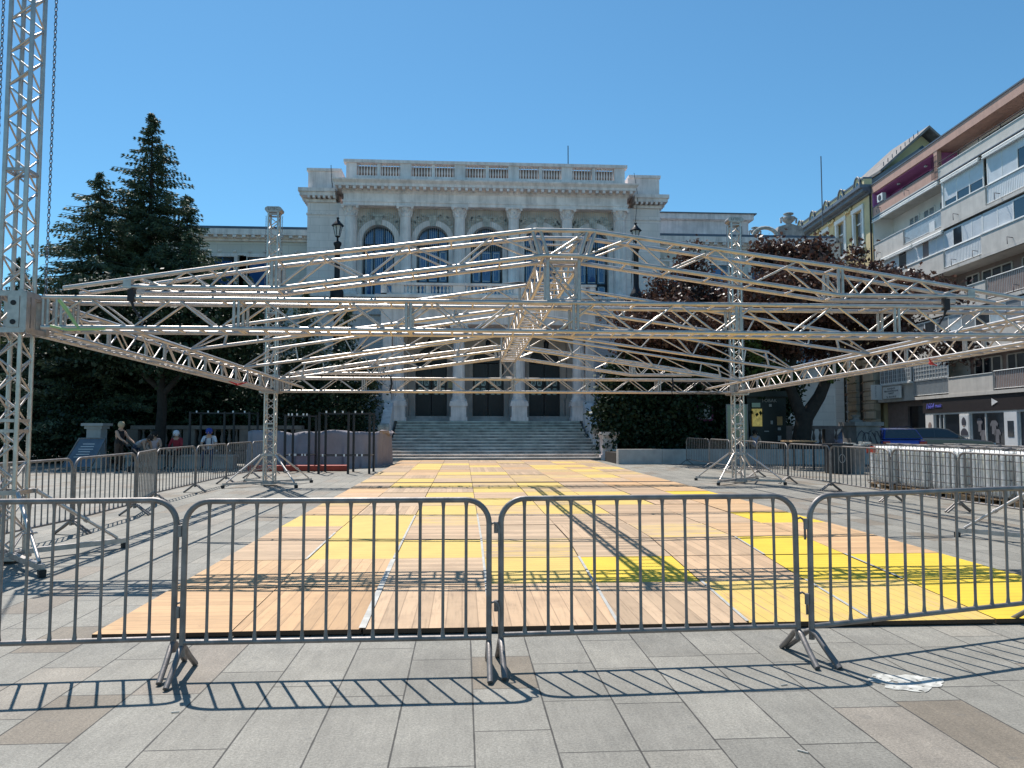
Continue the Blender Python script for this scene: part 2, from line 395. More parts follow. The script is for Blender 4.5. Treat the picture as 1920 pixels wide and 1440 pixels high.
def text_mesh(name, body, size, m, parent, loc, rot, depth=0.01, align='CENTER', shear=0.0, space=1.0):
    cu = bpy.data.curves.new(name, 'FONT'); cu.body = body; cu.size = size; cu.extrude = depth; cu.align_x = align; cu.align_y = 'CENTER'
    cu.shear = shear; cu.space_character = space; cu.resolution_u = 2
    t = bpy.data.objects.new(name + '_curve', cu); COL.objects.link(t)
    dg = bpy.context.evaluated_depsgraph_get(); me = bpy.data.meshes.new_from_object(t.evaluated_get(dg))
    bpy.data.objects.remove(t); bpy.data.curves.remove(cu)
    me.materials.clear(); me.materials.append(M[m])
    o = bpy.data.objects.new(name, me); COL.objects.link(o); o.parent = parent; o.location = loc; o.rotation_euler = rot
    return o

# ================================================================== ground
mb = MB(); rows = [-30, -5, 5, 20, 40, 60, 400]
vs = [(x, y, g(y)) for y in rows for x in (-300, 300)]
mb.add(vs, [(2 * i, 2 * i + 1, 2 * i + 3, 2 * i + 2) for i in range(len(rows) - 1)])
props(mb.build('plaza_pavement', 'paving'), kind='structure')
mb = MB(); mb.add([(15.5, 26, g(26) + .006), (70, 26, g(26) + .006), (74, 60, g(60) + .006), (19, 60, g(60) + .006)], [(0, 1, 2, 3)])
mb.add([(19, 60, g(60) + .006), (74, 60, g(60) + .006), (90, 260, g(60) + .006), (35, 260, g(60) + .006)], [(0, 1, 2, 3)])
props(mb.build('street', 'asphalt'), kind='structure')
# paint splash on the slabs
mb = MB(); cx, cy = 2.70, 4.56
pts = []
for i in range(44):
    a = 2 * math.pi * i / 44; rr = 0.5 + 0.5 * rnd.random() * (0.5 + 0.5 * abs(math.sin(3 * a)))
    rr = 0.85 + .12 * math.sin(3 * a + 1) + .08 * math.sin(7 * a) + .10 * rnd.random(); pts.append((cx + 0.24 * rr * math.cos(a), cy + 0.17 * rr * math.sin(a), g(cy) + .004))
mb.add([(cx, cy, g(cy) + .004)] + pts, [(0, 1 + i, 1 + (i + 1) % 44) for i in range(44)])
M['splash'] = mat('dried_white_paint', (0.46, 0.45, 0.41), 0.8, 0, 0.5, 14)
n_ = M['splash'].node_tree; a_ = ramp(n_, noise(n_, coords(n_), 17, 4, .6), [(0.36, 0.0), (0.42, 1.0)]); n_.links.new(a_, n_.nodes['Principled BSDF'].inputs['Alpha'])
o = mb.build('paint_splash', 'splash'); props(o, 'white paint splash dried on the paving slabs', 'paint splash')
for i, (x, y, rz, l) in enumerate(((1.62, 3.62, 2.4, .05), (1.93, 4.55, .3, .045), (-1.55, 4.33, .2, .04), (.72, 4.9, .1, .03))):
    mb = MB(); mb.tube((x - l / 2 * math.cos(rz), y - l / 2 * math.sin(rz), g(y) + .006), (x + l / 2 * math.cos(rz), y + l / 2 * math.sin(rz), g(y) + .006), .004, 6)
    props(mb.build('cigarette_butt', 'litter'), ['pale cigarette butt in the joint at the bottom right of the paving', 'pale cigarette butt beside the feet of the right barrier pair', 'small leaf-pale butt on slabs below the left barrier pair', 'tiny butt just behind the centre barrier joint'][i], 'litter', 'litter on the paving')

# ================================================================== wooden floor
YS = [5.82, 7.38, 8.85, 10.3, 11.75, 13.2, 14.65, 16.1, 17.55, 19.0, 20.45] + [20.75 + 1.47 * i for i in range(1, 10)]
XF = [-2.70, -1.70, -0.745, 0.215, 1.19, 2.20, 3.19, 4.19, 5.62]
XB = [-2.74, -1.80, -0.80, 0.25, 1.42, 2.56, 3.72, 4.68, 5.74]
def seam(k, y):
    t = min(1.0, (y - 5.82) / 4.5); return XF[k] + (XB[k] - XF[k]) * t
GR = ['t1 t0 b0 b0 b0 y0 y0 Y1', 't0 t0 b1 y1 Y1 b0 Y1 Y1', 'b1 y1 y1 w1 b1 b0 Y1 t1', 'b1 y1 b1 b1 b0 w1 t1 t0',
      'y1 y1 w1 b1 b1 b1 b1 Y1', 't1 b0 y1 w1 y1 b1 b1 t1', 'w1 b1 w1 y1 w1 y1 b0 t1', 'b1 b1 y1 b1 y1 y1 b1 Y1',
      't1 b0 b0 y1 w1 b1 b1 t1', 'b1 y1 y1 w1 y1 b1 t1 t1']
OFF = [0, 0, 0, 0, .25, 0, 0, .2, 0, 0, 0]
stage = thing('wooden_floor', 'low wooden platform of tan and yellow board panels under the roof truss', 'platform', (1.5, 5.82, g(5.82)))
cnt = 0; restb = {}
nrow = 19
for r in range(nrow):
    if r < 10: y0, y1 = YS[r], YS[r + 1]; rowk = GR[r].split()
    else:
        y0 = 20.75 + 1.47 * (r - 10); y1 = y0 + 1.47; rr = random.Random(100 + r)
        rowk = [rr.choice(['b1', 'b1', 'b0', 'w1', 'y1', 't1']) for _ in range(8)]
        if r == 12: rowk[3] = 'y1'
        if r in (14, 15): rowk[1] = 'y1'; rowk[5] = 'y1'
    if r == nrow - 1: y1 = 34.0
    for c in range(8):
        e = 0.006
        q = [(seam(c, y0) + e, y0 + e), (seam(c + 1, y0) - e, y0 + e), (seam(c + 1, y1) - e, y1 - e), (seam(c, y1) + e, y1 - e)]
        dz = 0.046 + rnd.uniform(-.005, .005)
        top = [(x, y, g(y) + dz) for x, y in q]; bot = [(x, y, g(y) + 0.012) for x, y in q]
        kk = rowk[c]
        if cnt < 100:
            mb = MB(); mb.add(top + bot, [(0, 1, 2, 3)]); mb.cur = 1; mb.add(top + bot, [(0, 4, 5, 1), (1, 5, 6, 2), (2, 6, 7, 3), (3, 7, 4, 0)])
            mb.build('floor_panel', ['f_' + kk, 'edge'], stage)
        else:
            if 'r' not in restb: restb['r'] = MB(); restb['k'] = ['b1', 'b0', 'w1', 'y1', 't1', 't0']
            restb['r'].cur = restb['k'].index(kk); restb['r'].add(top + bot, [(0, 1, 2, 3), (0, 4, 5, 1), (3, 7, 4, 0)])
        cnt += 1
o = restb['r'].build('floor_panel', ['f_' + k for k in restb['k']], stage); o['kind'] = 'stuff'
mb = MB()
mb.bb(-2.7, 5.7, 20.47, 20.73, g(20.6) + .02, g(20.6) + .05)
mb.build('gap_board', 'edge', stage)
for k, y0, y1 in ((3, 7.4, 10.3), (4, 5.83, 8.85), (2, 5.83, 8.8), (5, 5.85, 7.4), (3, 5.83, 7.35), (6, 5.83, 7.4), (6, 8.85, 10.3), (7, 7.4, 8.85), (1, 8.85, 11), (3, 10.3, 13.2), (2, 8.85, 13)):
    mb = MB(); a, b_ = seam(k, y0), seam(k, y1); wd = .014 if (k, y0) != (2, 5.83) else .026
    z0, z1 = g(y0) + .056, g(y1) + .056
    mb.add([(a - wd, y0, z0), (a + wd, y0, z0), (b_ + wd, y1, z1), (b_ - wd, y1, z1)], [(0, 1, 2, 3)])
    mb.build('joint_strip', 'alustrip', stage)

# ================================================================== crowd barriers
def make_barrier():
    t = thing('crowd_barrier', '', 'crowd barrier', (0, 0, 0))
    Wd = 1.90; r = 0.0185; H = 1.085; zb = 0.215; cr = 0.15; x0, x1 = -Wd / 2, Wd / 2
    mb = MB(); pts = [(x0, 0, .13)]
    pts += [(x0, 0, H - cr - .02)]
    for i in range(9):
        a = math.pi - i * math.pi / 16; pts.append((x0 + cr + cr * math.cos(a), 0, H - cr + cr * math.sin(a)))
    for i in range(9):
        a = math.pi / 2 - i * math.pi / 16; pts.append((x1 - cr + cr * math.cos(a), 0, H - cr + cr * math.sin(a)))
    pts += [(x1, 0, .13)]
    mb.path(pts, r, 10); mb.build('frame', 'steel', t)
    mb = MB(); mb.tube((x0 + r * .6, 0, zb), (x1 - r * .6, 0, zb), r * .92, 10); mb.build('bottom_rail', 'steel', t)
    nb = 12
    for i in range(nb):
        x = x0 + Wd * (i + 1) / (nb + 1)
        mb = MB(); mb.path([(x, 0, zb + .008), (x, 0, zb + .03), (x, 0, zb + .06), (x, 0, H - .06), (x, 0, H - .03), (x, 0, H - .008)], [.0165, .0125, .0098, .0098, .0125, .0165], 8)
        mb.build('bar', 'steel', t)
    for sx in (x0, x1):
        mb = MB(); s = 1 if sx < 0 else -1
        mb.path([(sx + s * .0, -.25, .012), (sx, -.13, .10), (sx, -.045, .172), (sx, 0, .19), (sx, .045, .172), (sx, .13, .10), (sx, .25, .012)], .0185, 8)
        mb.build('foot', 'steel', t)
    for z in (.93, .43):
        mb = MB(); mb.path([(x1 + .012, 0, z), (x1 + .035, 0, z + .008), (x1 + .055, 0, z - .004), (x1 + .064, 0, z - .03), (x1 + .064, 0, z - .14)], .0075, 6); mb.build('hook', 'steel', t)
    for z in (.90, .40):
        mb = MB(); mb.tube((x0 - .03, 0, z - .035), (x0 - .03, 0, z + .035), .014, 8); mb.bb(x0 - .03, x0, -.005, .005, z - .02, z + .02); mb.build('hook_eye', 'steel', t)
    return t
BAR = make_barrier(); BAR['group'] = 'steel crowd barriers'
first = [True]
def barrier(a, b_, label):
    ax, ay = a; bx, by = b_
    L = math.hypot(bx - ax, by - ay); rz = math.atan2(by - ay, bx - ax); s = (L - .07) / 1.90
    loc = ((ax + bx) / 2, (ay + by) / 2, g((ay + by) / 2))
    if first[0]:
        first[0] = False; o = BAR; o.location = loc; o.rotation_euler = (0, 0, rz); o.scale = (s, 1, 1); o['label'] = label
    else: o = copy_tree(BAR, loc, rz, label, scale=(s, 1, 1))
    o.rotation_euler[1] = -math.atan2(g(by) - g(ay), L); o.rotation_euler[0] = rnd.uniform(-.012, .012)
    return o
front = [((-3.78, 4.93), (-1.79, 5.03), 'leftmost front barrier, cut by the left edge of the photo, nearest the left tower base'),
         ((-1.77, 4.93), (.205, 4.93), 'front barrier second from the left, before the plain tan floor boards'),
         ((.215, 4.98), (2.29, 5.07), 'front barrier third from the left, before the beige and yellow boards'),
         ((2.31, 5.05), (4.46, 5.67), 'front barrier cut by the right edge, angled away beside the paint splash')]
for a, b_, l in front: barrier(a, b_, l)
LP = [(-5.78, 7.6), (-5.75, 9.6), (-5.62, 11.45), (-5.70, 13.75), (-6.2, 15.9), (-6.27, 18.4), (-6.35, 21.0), (-6.3, 23.3), (-6.2, 25.4)]
LL = ['side barrier nearest the left tower leg, partly out of frame', 'left side barrier in front of the blue A-board, cut by the tower', 'left side barrier standing before the woman in black top',
      'narrow looking left side barrier turned almost edge on, below the stroller', 'left side barrier in front of the person in the red jacket', 'left side barrier below the man in suspenders',
      'left side barrier just left of the rear left tower feet', 'farthest left side barrier, against the tarpaulin by the rear tower']
for i in range(8):
    o = barrier(LP[i], LP[i + 1], LL[i])
RP = [(9.1, 30.6), (9.1, 27.7), (9.05, 25.4), (9.05, 23.0), (8.8, 20.2), (8.85, 17.9), (8.8, 15.2), (8.95, 13.3), (9.1, 11.2)]
RL = ['farthest right side barrier, at the pale low planter wall', 'second farthest right side barrier, left of the rear right tower', 'right side barrier behind the rear right tower legs', 'right side barrier just right of the rear right tower, before the kiosk',
      'right side barrier in front of the black litter bin', 'right side barrier overlapping the first white tank with the orange mark', 'right side barrier before the middle white tanks', 'right side barrier nearest the right edge, before the closest tank']
for i in range(8): barrier(RP[i], RP[i + 1], RL[i])

# ================================================================== truss towers
TX0, TX1, TY0, TY1 = -5.10, 7.62, 9.2, 20.6
TW = 0.125
def make_tower():
    t = thing('truss_tower', '', 'truss tower', (0, 0, 0), 0, 'aluminium roof towers')
    H = 7.25
    for sx in (-1, 1):
        for sy in (-1, 1):
            mb = MB(); mb.tube((sx * TW, sy * TW, .06), (sx * TW, sy * TW, H), .0265, 8); mb.build('chord', 'alu', t)
    for fc in range(4):
        mb = MB(); k = int(H / .205); seg = (H - .25) / k
        for i in range(k):
            a = -TW if (i + fc) % 2 else TW; z0, z1 = .15 + i * seg, .15 + (i + 1) * seg
            if fc == 0: p, q = (a, -TW, z0), (-a, -TW, z1)
            elif fc == 1: p, q = (a, TW, z0), (-a, TW, z1)
            elif fc == 2: p, q = (-TW, a, z0), (-TW, -a, z1)
            else: p, q = (TW, a, z0), (TW, -a, z1)
            mb.tube(p, q, .0125, 6, cap=False)
        mb.build('lacing', 'alu', t)
    for z in (.10, 1.5, 1.62, 4.55, 7.2):
        mb = MB()
        for s in (-1, 1):
            mb.box((0, s * TW, z), (2 * TW, .03, .035)); mb.box((s * TW, 0, z), (.03, 2 * TW, .035))
        mb.build('joint_frame', 'alu_plate', t)
    mb = MB()
    for s in (-1, 1):
        mb.box((0, s * (TW + .045), .80), (.44, .04, .05)); mb.box((s * (TW + .045), 0, .80), (.04, .36, .05))
    mb.build('brace_collar', 'alu_plate', t)
    for sx in (-1, 1):
        for sy in (-1, 1):
            ex, ey = sx * .90, sy * .96
            o_ = thing('outrigger', '', 'x'); del o_['category']; o_.parent = t
            mb = MB(); d = Vector((ex, ey, 0)); L = d.length; a = math.atan2(ey, ex)
            mb.box((ex * .55, ey * .55, .10), (L * .9, .06, .06), a); mb.build('base_arm', 'alu_plate', o_)
            mb = MB(); p = Vector((sx * .20, sy * .19, .80)); q = Vector((ex * .93, ey * .93, .14)); mid = p.lerp(q, .6)
            mb.tube(p, mid, .024, 10); mb.tube(mid, q, .019, 10); mb.build('brace_tube', 'alu', o_)
            mb = MB(); mb.tube(mid + Vector((-.05 * sy, .05 * sx, 0)), mid + Vector((.05 * sy, -.05 * sx, .0)), .011, 6)
            mb.tube(mid - (q - p) * .02, mid + (q - p) * .02, .032, 10); mb.build('brace_clamp', 'alu_plate', o_)
            mb = MB(); mb.box((ex, ey, .055), (.07, .07, .04), a); mb.box((ex, ey, .018), (.065, .065, .036), a); mb.build('rubber_foot', 'rubber', o_)
    mb = MB(); mb.box((0, 0, H + .01), (.32, .30, .03)); 
    for s in (-1, 1): mb.box((0, s * .155, H + .09), (.32, .012, .13))
    for s in (-1, 1): mb.tube((s * .16, -.15, H + .085), (s * .16, .15, H + .085), .063, 14)
    hd = mb.build('tower_head', 'alu_plate', t)
    text_mesh('lettering', 'LITEC', .11, 'ink', hd, (0, -.163, H + .09), (math.pi / 2, 0, 0), .002)
    mb = MB(); mb.box((0, 0, .06), (.36, .36, .05)); mb.build('base_plate', 'alu_plate', t)
    return t
TWR = make_tower()
# the outrigger empties hold sub-parts only: fold them to plain parts
tw_l = ['tall truss tower at the left edge of the photo, nearest the camera', 'nearest right truss tower, only its lower outrigger in view at the right edge',
        'rear left truss tower standing before the dark conifers', 'rear right truss tower standing by the copper-leaved trees']
tws = []
for i, (x, y) in enumerate(((TX0 - .12, TY0 - .02), (TX1 + .25, TY0 + .25), (TX0 + .03, TY1 - .15), (TX1 - .02, TY1 + .05))):
    loc = (x, y, g(y)); 
    if i == 0: o = TWR; o.location = loc; o['label'] = tw_l[0]
    else: o = copy_tree(TWR, loc, None, tw_l[i])
    tws.append(o)

# hoist chains beside the towers
def link_mesh(s=1.0):
    mb = MB(); a, b_ = .0085 * s, .0165 * s; pts = []
    for i in range(10):
        t_ = 2 * math.pi * i / 10
        pts.append((a * math.cos(t_), 0, b_ * math.sin(t_) * (1.05)))
    mb.path(pts, .0032 * s, 5, closed=True); return mb
def chain(x, y, z0, z1, label, s=1.0):
    t = thing('hoist_chain', label, 'chain', (x, y, z0), 0, 'hoist chains on the towers')
    src = link_mesh(s); mb = MB(); n = int((z1 - z0) / (.0275 * s))
    for i in range(n):
        z = z0 + i * .0275 * s; xx = x + .004 * math.sin(i * .05)
        vs = [((v[0] if i % 2 else v[1]) + xx, (v[1] if i % 2 else v[0]) + y, v[2] + z) for v in src.v]
        mb.add(vs, src.f, True)
    mb.build('links', 'chain', t)
chain(TX0 + .18, TY0 + .02, 3.1, 7.25, 'steel chain hanging on the right side of the nearest left tower', 1.7)
chain(TX0 - .36, TY0 - .1, 3.1, 7.25, 'steel chain hanging on the left side of the nearest left tower, near the frame corner', 1.7)
for i, tx in ((2, TX0 + .03), (3, TX1 - .02)):
    for s in (-1, 1):
        chain(tx + s * .215, (TY1 - .15) if i == 2 else TY1 + .05, 3.0, 7.3, 'thin chain hanging from the head of the rear %s tower, on its %s side' % ('left' if i == 2 else 'right', 'left' if s < 0 else 'right'), 1.3)

# ================================================================== roof truss
roof = thing('roof_truss', 'aluminium gabled roof truss slung between four towers over the wooden floor', 'roof truss', (1.25, 14.8, 2.6))
def tz(y): return -0.0125 * (y - 9.2)
CR, LR = .0272, .0132
def box_truss(P, Q, w, h, zoff, name, seg=2.0, half=.5, parent=roof, label=None, midr=True, vert=True):
    """box truss between plan points P,Q (x,y), bottom chord height zoff(y)"""
    t = thing(name, '', 'x'); del t['category']; t.parent = parent
    if label: t['label'] = label
    P = Vector((P[0], P[1], 0)); Q = Vector((Q[0], Q[1], 0)); d = (Q - P); L = d.length; d.normalize(); nrm = Vector((-d.y, d.x, 0))
    def pt(s, a, b_):                  # s along, a=-1/1 side, b=0/1 bottom/top
        p = P + d * s + nrm * (a * w / 2); return Vector((p.x, p.y, zoff(p.y) + b_ * h))
    for a in (-1, 1):
        for b_ in (0, 1):
            mb = MB(); mb.tube(pt(0, a, b_), pt(L, a, b_), CR, 10); mb.build('chord', 'alu', t)
    k = max(2, round(L / half)); st = L / k
    for a in (-1, 1):
        mb = MB()
        for i in range(k):
            b0 = i % 2; mb.tube(pt(i * st + .02, a, b0), pt((i + 1) * st - .02, a, 1 - b0), LR, 6, cap=False)
        mb.build('lacing', 'alu', t)
    mb = MB()
    for i in range(k + 1):
        s = min(max(i * st, .02), L - .02)
        for b_ in (0, 1): mb.tube(pt(s, -1, b_), pt(s, 1, b_), LR, 6, cap=False)
        if i < k and midr: mb.tube(pt(s + st * .5, -1, 0), pt(s + st * .5, 1, 0), LR, 6, cap=False)
    mb.build('rungs', 'alu', t)
    if vert:
        c0 = L / 2; js = [c0 + seg * j for j in range(-int(L / seg), int(L / seg) + 1) if .1 < c0 + seg * j < L - .1] + [.04, L - .04]
        for s in js:
            mb = MB()
            for a in (-1, 1):
                for o_ in (-.026, .026):
                    p0, p1 = pt(s + o_, a, 0), pt(s + o_, a, 1); mb.tube(p0, p1, .019, 8)
            for b_ in (0, 1): mb.tube(pt(s, -1, b_), pt(s, 1, b_), .02, 8)
            mb.build('joint_frame', 'alu_plate', t)
    return t
ZB = 2.715
zf = lambda y: ZB + tz(y)
X0, X1, Y0, Y1 = TX0, TX1 + .12, TY0, TY1
box_truss((X0 + .26, Y0), (X1 - .2, Y0), .38, .345, zf, 'main_beam', label='front main beam, nearest the camera')
box_truss((X0 + .26, Y1), (X1 - .2, Y1), .38, .345, zf, 'main_beam', label='rear main beam')
box_truss((X0, Y0 + .26), (X0, Y1 - .22), .30, .345, zf, 'main_beam', label='left side beam')
box_truss((X1 - .05, Y0 + .26), (X1 - .1, Y1 - .22), .30, .345, zf, 'main_beam', label='right side beam')
# corner sleeve blocks sliding on the towers
for i, (x, y) in enumerate(((TX0 - .12, TY0 - .02), (TX1 + .25, TY0 + .25), (TX0 + .03, TY1 - .15), (TX1 - .02, TY1 + .05))):
    t = thing('sleeve_block', '', 'x'); del t['category']; t.parent = roof; z = zf(y) + .17; hw = .215
    mb = MB()
    for s in (-1, 1):
        for zz in (-.21, .21):
            mb.box((x, y + s * hw, z + zz), (2 * hw + .06, .035, .06)); mb.box((x + s * hw, y, z + zz), (.035, 2 * hw + .06, .06))
        for s2 in (-1, 1): mb.box((x + s * hw, y + s2 * hw, z), (.07, .07, .44))
    mb.build('sleeve_frame', 'alu_plate', t)
    mb = MB()
    for s in (-1, 1):
        mb.box((x + .10, y + s * (hw + .02), z), (.13, .012, .36)); mb.box((x + s * (hw + .02), y - .10, z), (.012, .07, .36))
    split_boxes(mb, 'side_plate', 'alu_plate', t)
    mb = MB()
    for zz in (-.12, .10): mb.lathe((0, 0, 0), [(0.001, 0), (.032, 0), (.032, .01), (0.001, .01)], 12); 
    mb = MB()
    for zz in (-.12, .10): mb.tube((x + .10, y - hw - .034, z + zz), (x + .10, y - hw - .024, z + zz), .03, 14)
    mb.build('roller_hole', 'rubber', t)
    mb = MB()
    for s in (-1, 1):
        mb.tube((x + s * .12, y - .15, z + .25), (x + s * .12, y + .15, z + .25), .03, 10)
    mb.build('rollers', 'alu_plate', t)

# gables
GX = 1.21
def gable(yc, z_, rear=False):
    t = thing('gable_truss', '', 'x'); del t['category']; t.parent = roof
    t['label'] = 'rear gable truss' if rear else 'front gable truss, nearest the camera'
    dy = .19
    def L(a, b_, dz=0): return [(a[0], a[1]), (b_[0], b_[1])]
    tipL, kT, kB, pT, pB = (GX - 5.82, 3.17), (GX - 3.41, 3.545), (GX - 3.41, 3.195), (GX - .34, 3.945), (GX - .24, 3.635)
    eB = (GX - 5.15, 3.195)
    for s in (1, -1):
        X = lambda x: GX + s * (x - GX)
        for y in (yc - dy, yc + dy):
            mb = MB(); mb.tube((X(tipL[0]), y, tipL[1] + z_), (X(kT[0]), y, kT[1] + z_), CR, 10); mb.tube((X(kT[0]), y, kT[1] + z_), (X(pT[0]), y, pT[1] + z_), CR, 10); mb.build('top_chord', 'alu', t)
            mb = MB(); mb.tube((X(eB[0]), y, eB[1] + z_), (X(kB[0]), y, kB[1] + z_), CR, 10); mb.tube((X(kB[0]), y, kB[1] + z_), (X(pB[0]), y, pB[1] + z_), CR, 10); mb.build('bottom_chord', 'alu', t)
            mb = MB()
            n = 6; prev = (kB[0], kB[1])
            for i in range(1, n + 1):
                f = i / n
                if i % 2: q = (kT[0] + (pT[0] - kT[0]) * f, kT[1] + (pT[1] - kT[1]) * f)
                else: q = (kB[0] + (pB[0] - kB[0]) * f, kB[1] + (pB[1] - kB[1]) * f)
                mb.tube((X(prev[0]), y, prev[1] + z_), (X(q[0]), y, q[1] + z_), LR, 6, cap=False); prev = q
            n = 8; prev = (kT[0], kT[1])
            for i in range(1, n):
                f = i / n; x = kT[0] + (tipL[0] + .35 - kT[0]) * f
                if i % 2: q = (x, kB[1])
                else: q = (x, kT[1] + (tipL[1] - kT[1]) * (x - kT[0]) / (tipL[0] - kT[0]))
                mb.tube((X(prev[0]), y, prev[1] + z_), (X(q[0]), y, q[1] + z_), LR, 6, cap=False); prev = q
            mb.build('lacing', 'alu', t)
        mb = MB()
        for f in [i / 6 for i in range(7)]:
            for a, b_ in ((kT, pT), (kB, pB)):
                x, z = a[0] + (b_[0] - a[0]) * f, a[1] + (b_[1] - a[1]) * f; mb.tube((X(x), yc - dy, z + z_), (X(x), yc + dy, z + z_), LR, 6, cap=False)
        for f in (.33, .66, .95):
            x = kT[0] + (tipL[0] - kT[0]) * f; mb.tube((X(x), yc - dy, kT[1] + (tipL[1] - kT[1]) * f + z_), (X(x), yc + dy, kT[1] + (tipL[1] - kT[1]) * f + z_), LR, 6, cap=False)
        mb.build('rungs', 'alu', t)
        mb = MB()
        for y in (yc - dy, yc + dy):
            for a, b_ in ((kT, kB), ((kT[0] - .05, kT[1] - .01), (kB[0] - .05, kB[1]))): mb.tube((X(a[0]), y, a[1] + z_), (X(b_[0]), y, b_[1] + z_), .02, 8)
            for o_ in (-.05, .05): mb.tube((X(pT[0] + o_), y, pT[1] + z_ + .015), (X(pB[0] + o_), y, pB[1] + z_ - .015), .022, 8)
            mb.box((X(eB[0] + .05), y, eB[1] + z_ + .03), (.09, .05, .10))
        mb.tube((X(pT[0]), yc - dy, pT[1] + z_), (X(pT[0]), yc + dy, pT[1] + z_), .022, 8); mb.tube((X(pB[0]), yc - dy, pB[1] + z_), (X(pB[0]), yc + dy, pB[1] + z_), .022, 8)
        mb.build('joint_frame', 'alu_plate', t)
    mb = MB()
    for y in (yc - dy, yc + dy):
        mb.tube((pT[0], y, pT[1] + z_), (2 * GX - pT[0], y, pT[1] + z_), CR, 10); mb.tube((pB[0], y, pB[1] + z_), (2 * GX - pB[0], y, pB[1] + z_), CR, 10)
        mb.tube((pB[0] + .06, y, pB[1] + z_), (2 * GX - pT[0] - .05, y, pT[1] + z_), LR, 6)
    mb.build('peak_piece', 'alu', t)
    # king post down to the beam
    mb = MB(); hx = .19
    for s in (-1, 1):
        for y in (yc - .13, yc + .13): mb.tube((GX + s * hx, y, zf(yc) + .36), (GX + s * hx, y, pB[1] + z_ - .02), .024, 8)
        mb.tube((GX + s * hx, yc - .13, zf(yc) + .39), (GX + s * hx, yc + .13, zf(yc) + .39), .02, 8)
        mb.tube((GX + s * hx, yc - .13, pB[1] + z_ - .05), (GX + s * hx, yc + .13, pB[1] + z_ - .05), .02, 8)
    for y in (yc - .13, yc + .13):
        mb.tube((GX - hx, y, pB[1] + z_ - .06), (GX + hx, y, zf(yc) + .40), LR, 6); mb.tube((GX - hx, y, zf(yc) + .39), (GX + hx, y, zf(yc) + .39), .02, 8)
        mb.tube((GX - hx, y, pB[1] + z_ - .05), (GX + hx, y, pB[1] + z_ - .05), .02, 8)
        if rear: mb.tube((GX + hx, y, pB[1] + z_ - .06), (GX - hx, y, zf(yc) + .40), LR, 6)
    mb.build('king_post', 'alu_plate', t)
gable(Y0, 0.0); gable(Y1, tz(Y1), True)
# ridge truss
t = box_truss((GX, Y0 + .2), (GX, Y1 - .15), .38, .34, lambda y: 3.53 + tz(y), 'ridge_truss', half=.40, vert=False, midr=False)
# single-plane rafters
def rafter(yc, label):
    t = thing('rafter_truss', '', 'x'); del t['category']; t.parent = roof; t['label'] = label
    z_ = tz(yc)
    for s in (1, -1):
        X = lambda x: GX + s * (x - GX)
        pT, pB = (GX - .22, 3.87), (GX - .22, 3.52); eT, eB = (GX - 4.9, 3.16), (GX - 5.42, 2.80)
        top = lambda f: (pT[0] + (eT[0] - pT[0]) * f, pT[1] + (eT[1] - pT[1]) * f); bot = lambda f: (pB[0] + (eB[0] - pB[0]) * f, pB[1] + (eB[1] - pB[1]) * f)
        for nm, fn in (('top_chord', top), ('bottom_chord', bot)):
            mb = MB(); a, b_ = fn(0), fn(1); mb.tube((X(a[0]), yc, a[1] + z_), (X(b_[0]), yc, b_[1] + z_), CR, 10); mb.build(nm, 'alu', t)
        mb = MB(); n = 10; prev = bot(0)
        for i in range(1, n + 1):
            q = top(i / n) if i % 2 else bot(i / n); mb.tube((X(prev[0]), yc, prev[1] + z_), (X(q[0]), yc, q[1] + z_), LR, 6, cap=False); prev = q
        mb.build('lacing', 'alu', t)
        for f in (.02, .22, .60, .985):
            mb = MB(); a = top(f); b_ = bot(f if f < .9 else .90); mb.tube((X(a[0]), yc, a[1] + z_), (X(b_[0]), yc, b_[1] + z_), .021, 8); mb.build('joint_post', 'alu_plate', t)
        mb = MB(); a = eT; mb.tube((X(a[0]), yc, a[1] + z_), (X(eB[0]), yc, eB[1] + z_), .016, 8); mb.build('end_brace', 'alu_plate', t)
rafter(11.95, 'rafter truss nearest the front gable'); rafter(14.8, 'middle rafter truss'); rafter(17.65, 'rafter truss nearest the rear gable')
for s in (-1, 1):
    mb = MB(); x = GX + s * 5.42
    mb.tube((x, Y0 + .3, 2.80 + tz(Y0)), (x, Y1 - .25, 2.80 + tz(Y1)), CR, 10); mb.build('eave_tube', 'alu', roof)

# straps and slings over the beams
def strap(x, y, side, label):
    t = thing('ratchet_strap', label, 'strap', (x, y, 3.0), 0, 'hoist straps on the front beam')
    mb = MB(); zt = zf(y) + .345
    mb.path([(x - .01, y - .20, zt + .06), (x, y - .21, zt - .02), (x + side * .03, y - .20, zt - .12), (x + side * .09, y - .19, zt - .22)], [.022, .02, .012, .012], 8)
    mb.bb(x - .035, x + .035, y - .235, y - .165, zt - .04, zt + .10); mb.build('hook_block', 'strap', t)
    mb = MB()
    for k in range(9): mb.lathe((x + side * (.06 + .012 * k) + (.012 if k % 2 else -.012), y - .19, zt - .16 - .025 * k), [(.004, 0), (.016, .012), (.004, .024)], 6)
    mb.build('hoist_chain', 'chain', t)
    mb = MB(); mb.path([(x + .03, y - .19, zt + .03), (x + .14, y - .10, zt + .02), (x + .30, y, zt - .01)], [.02, .018, .012], 8); mb.build('sling', 'litter', t)
strap(-3.84, Y0, 1, 'black hoist hook hanging over the front beam near the left tower')
strap(5.98, Y0, -1, 'black hoist hook hanging over the front beam at the right end')
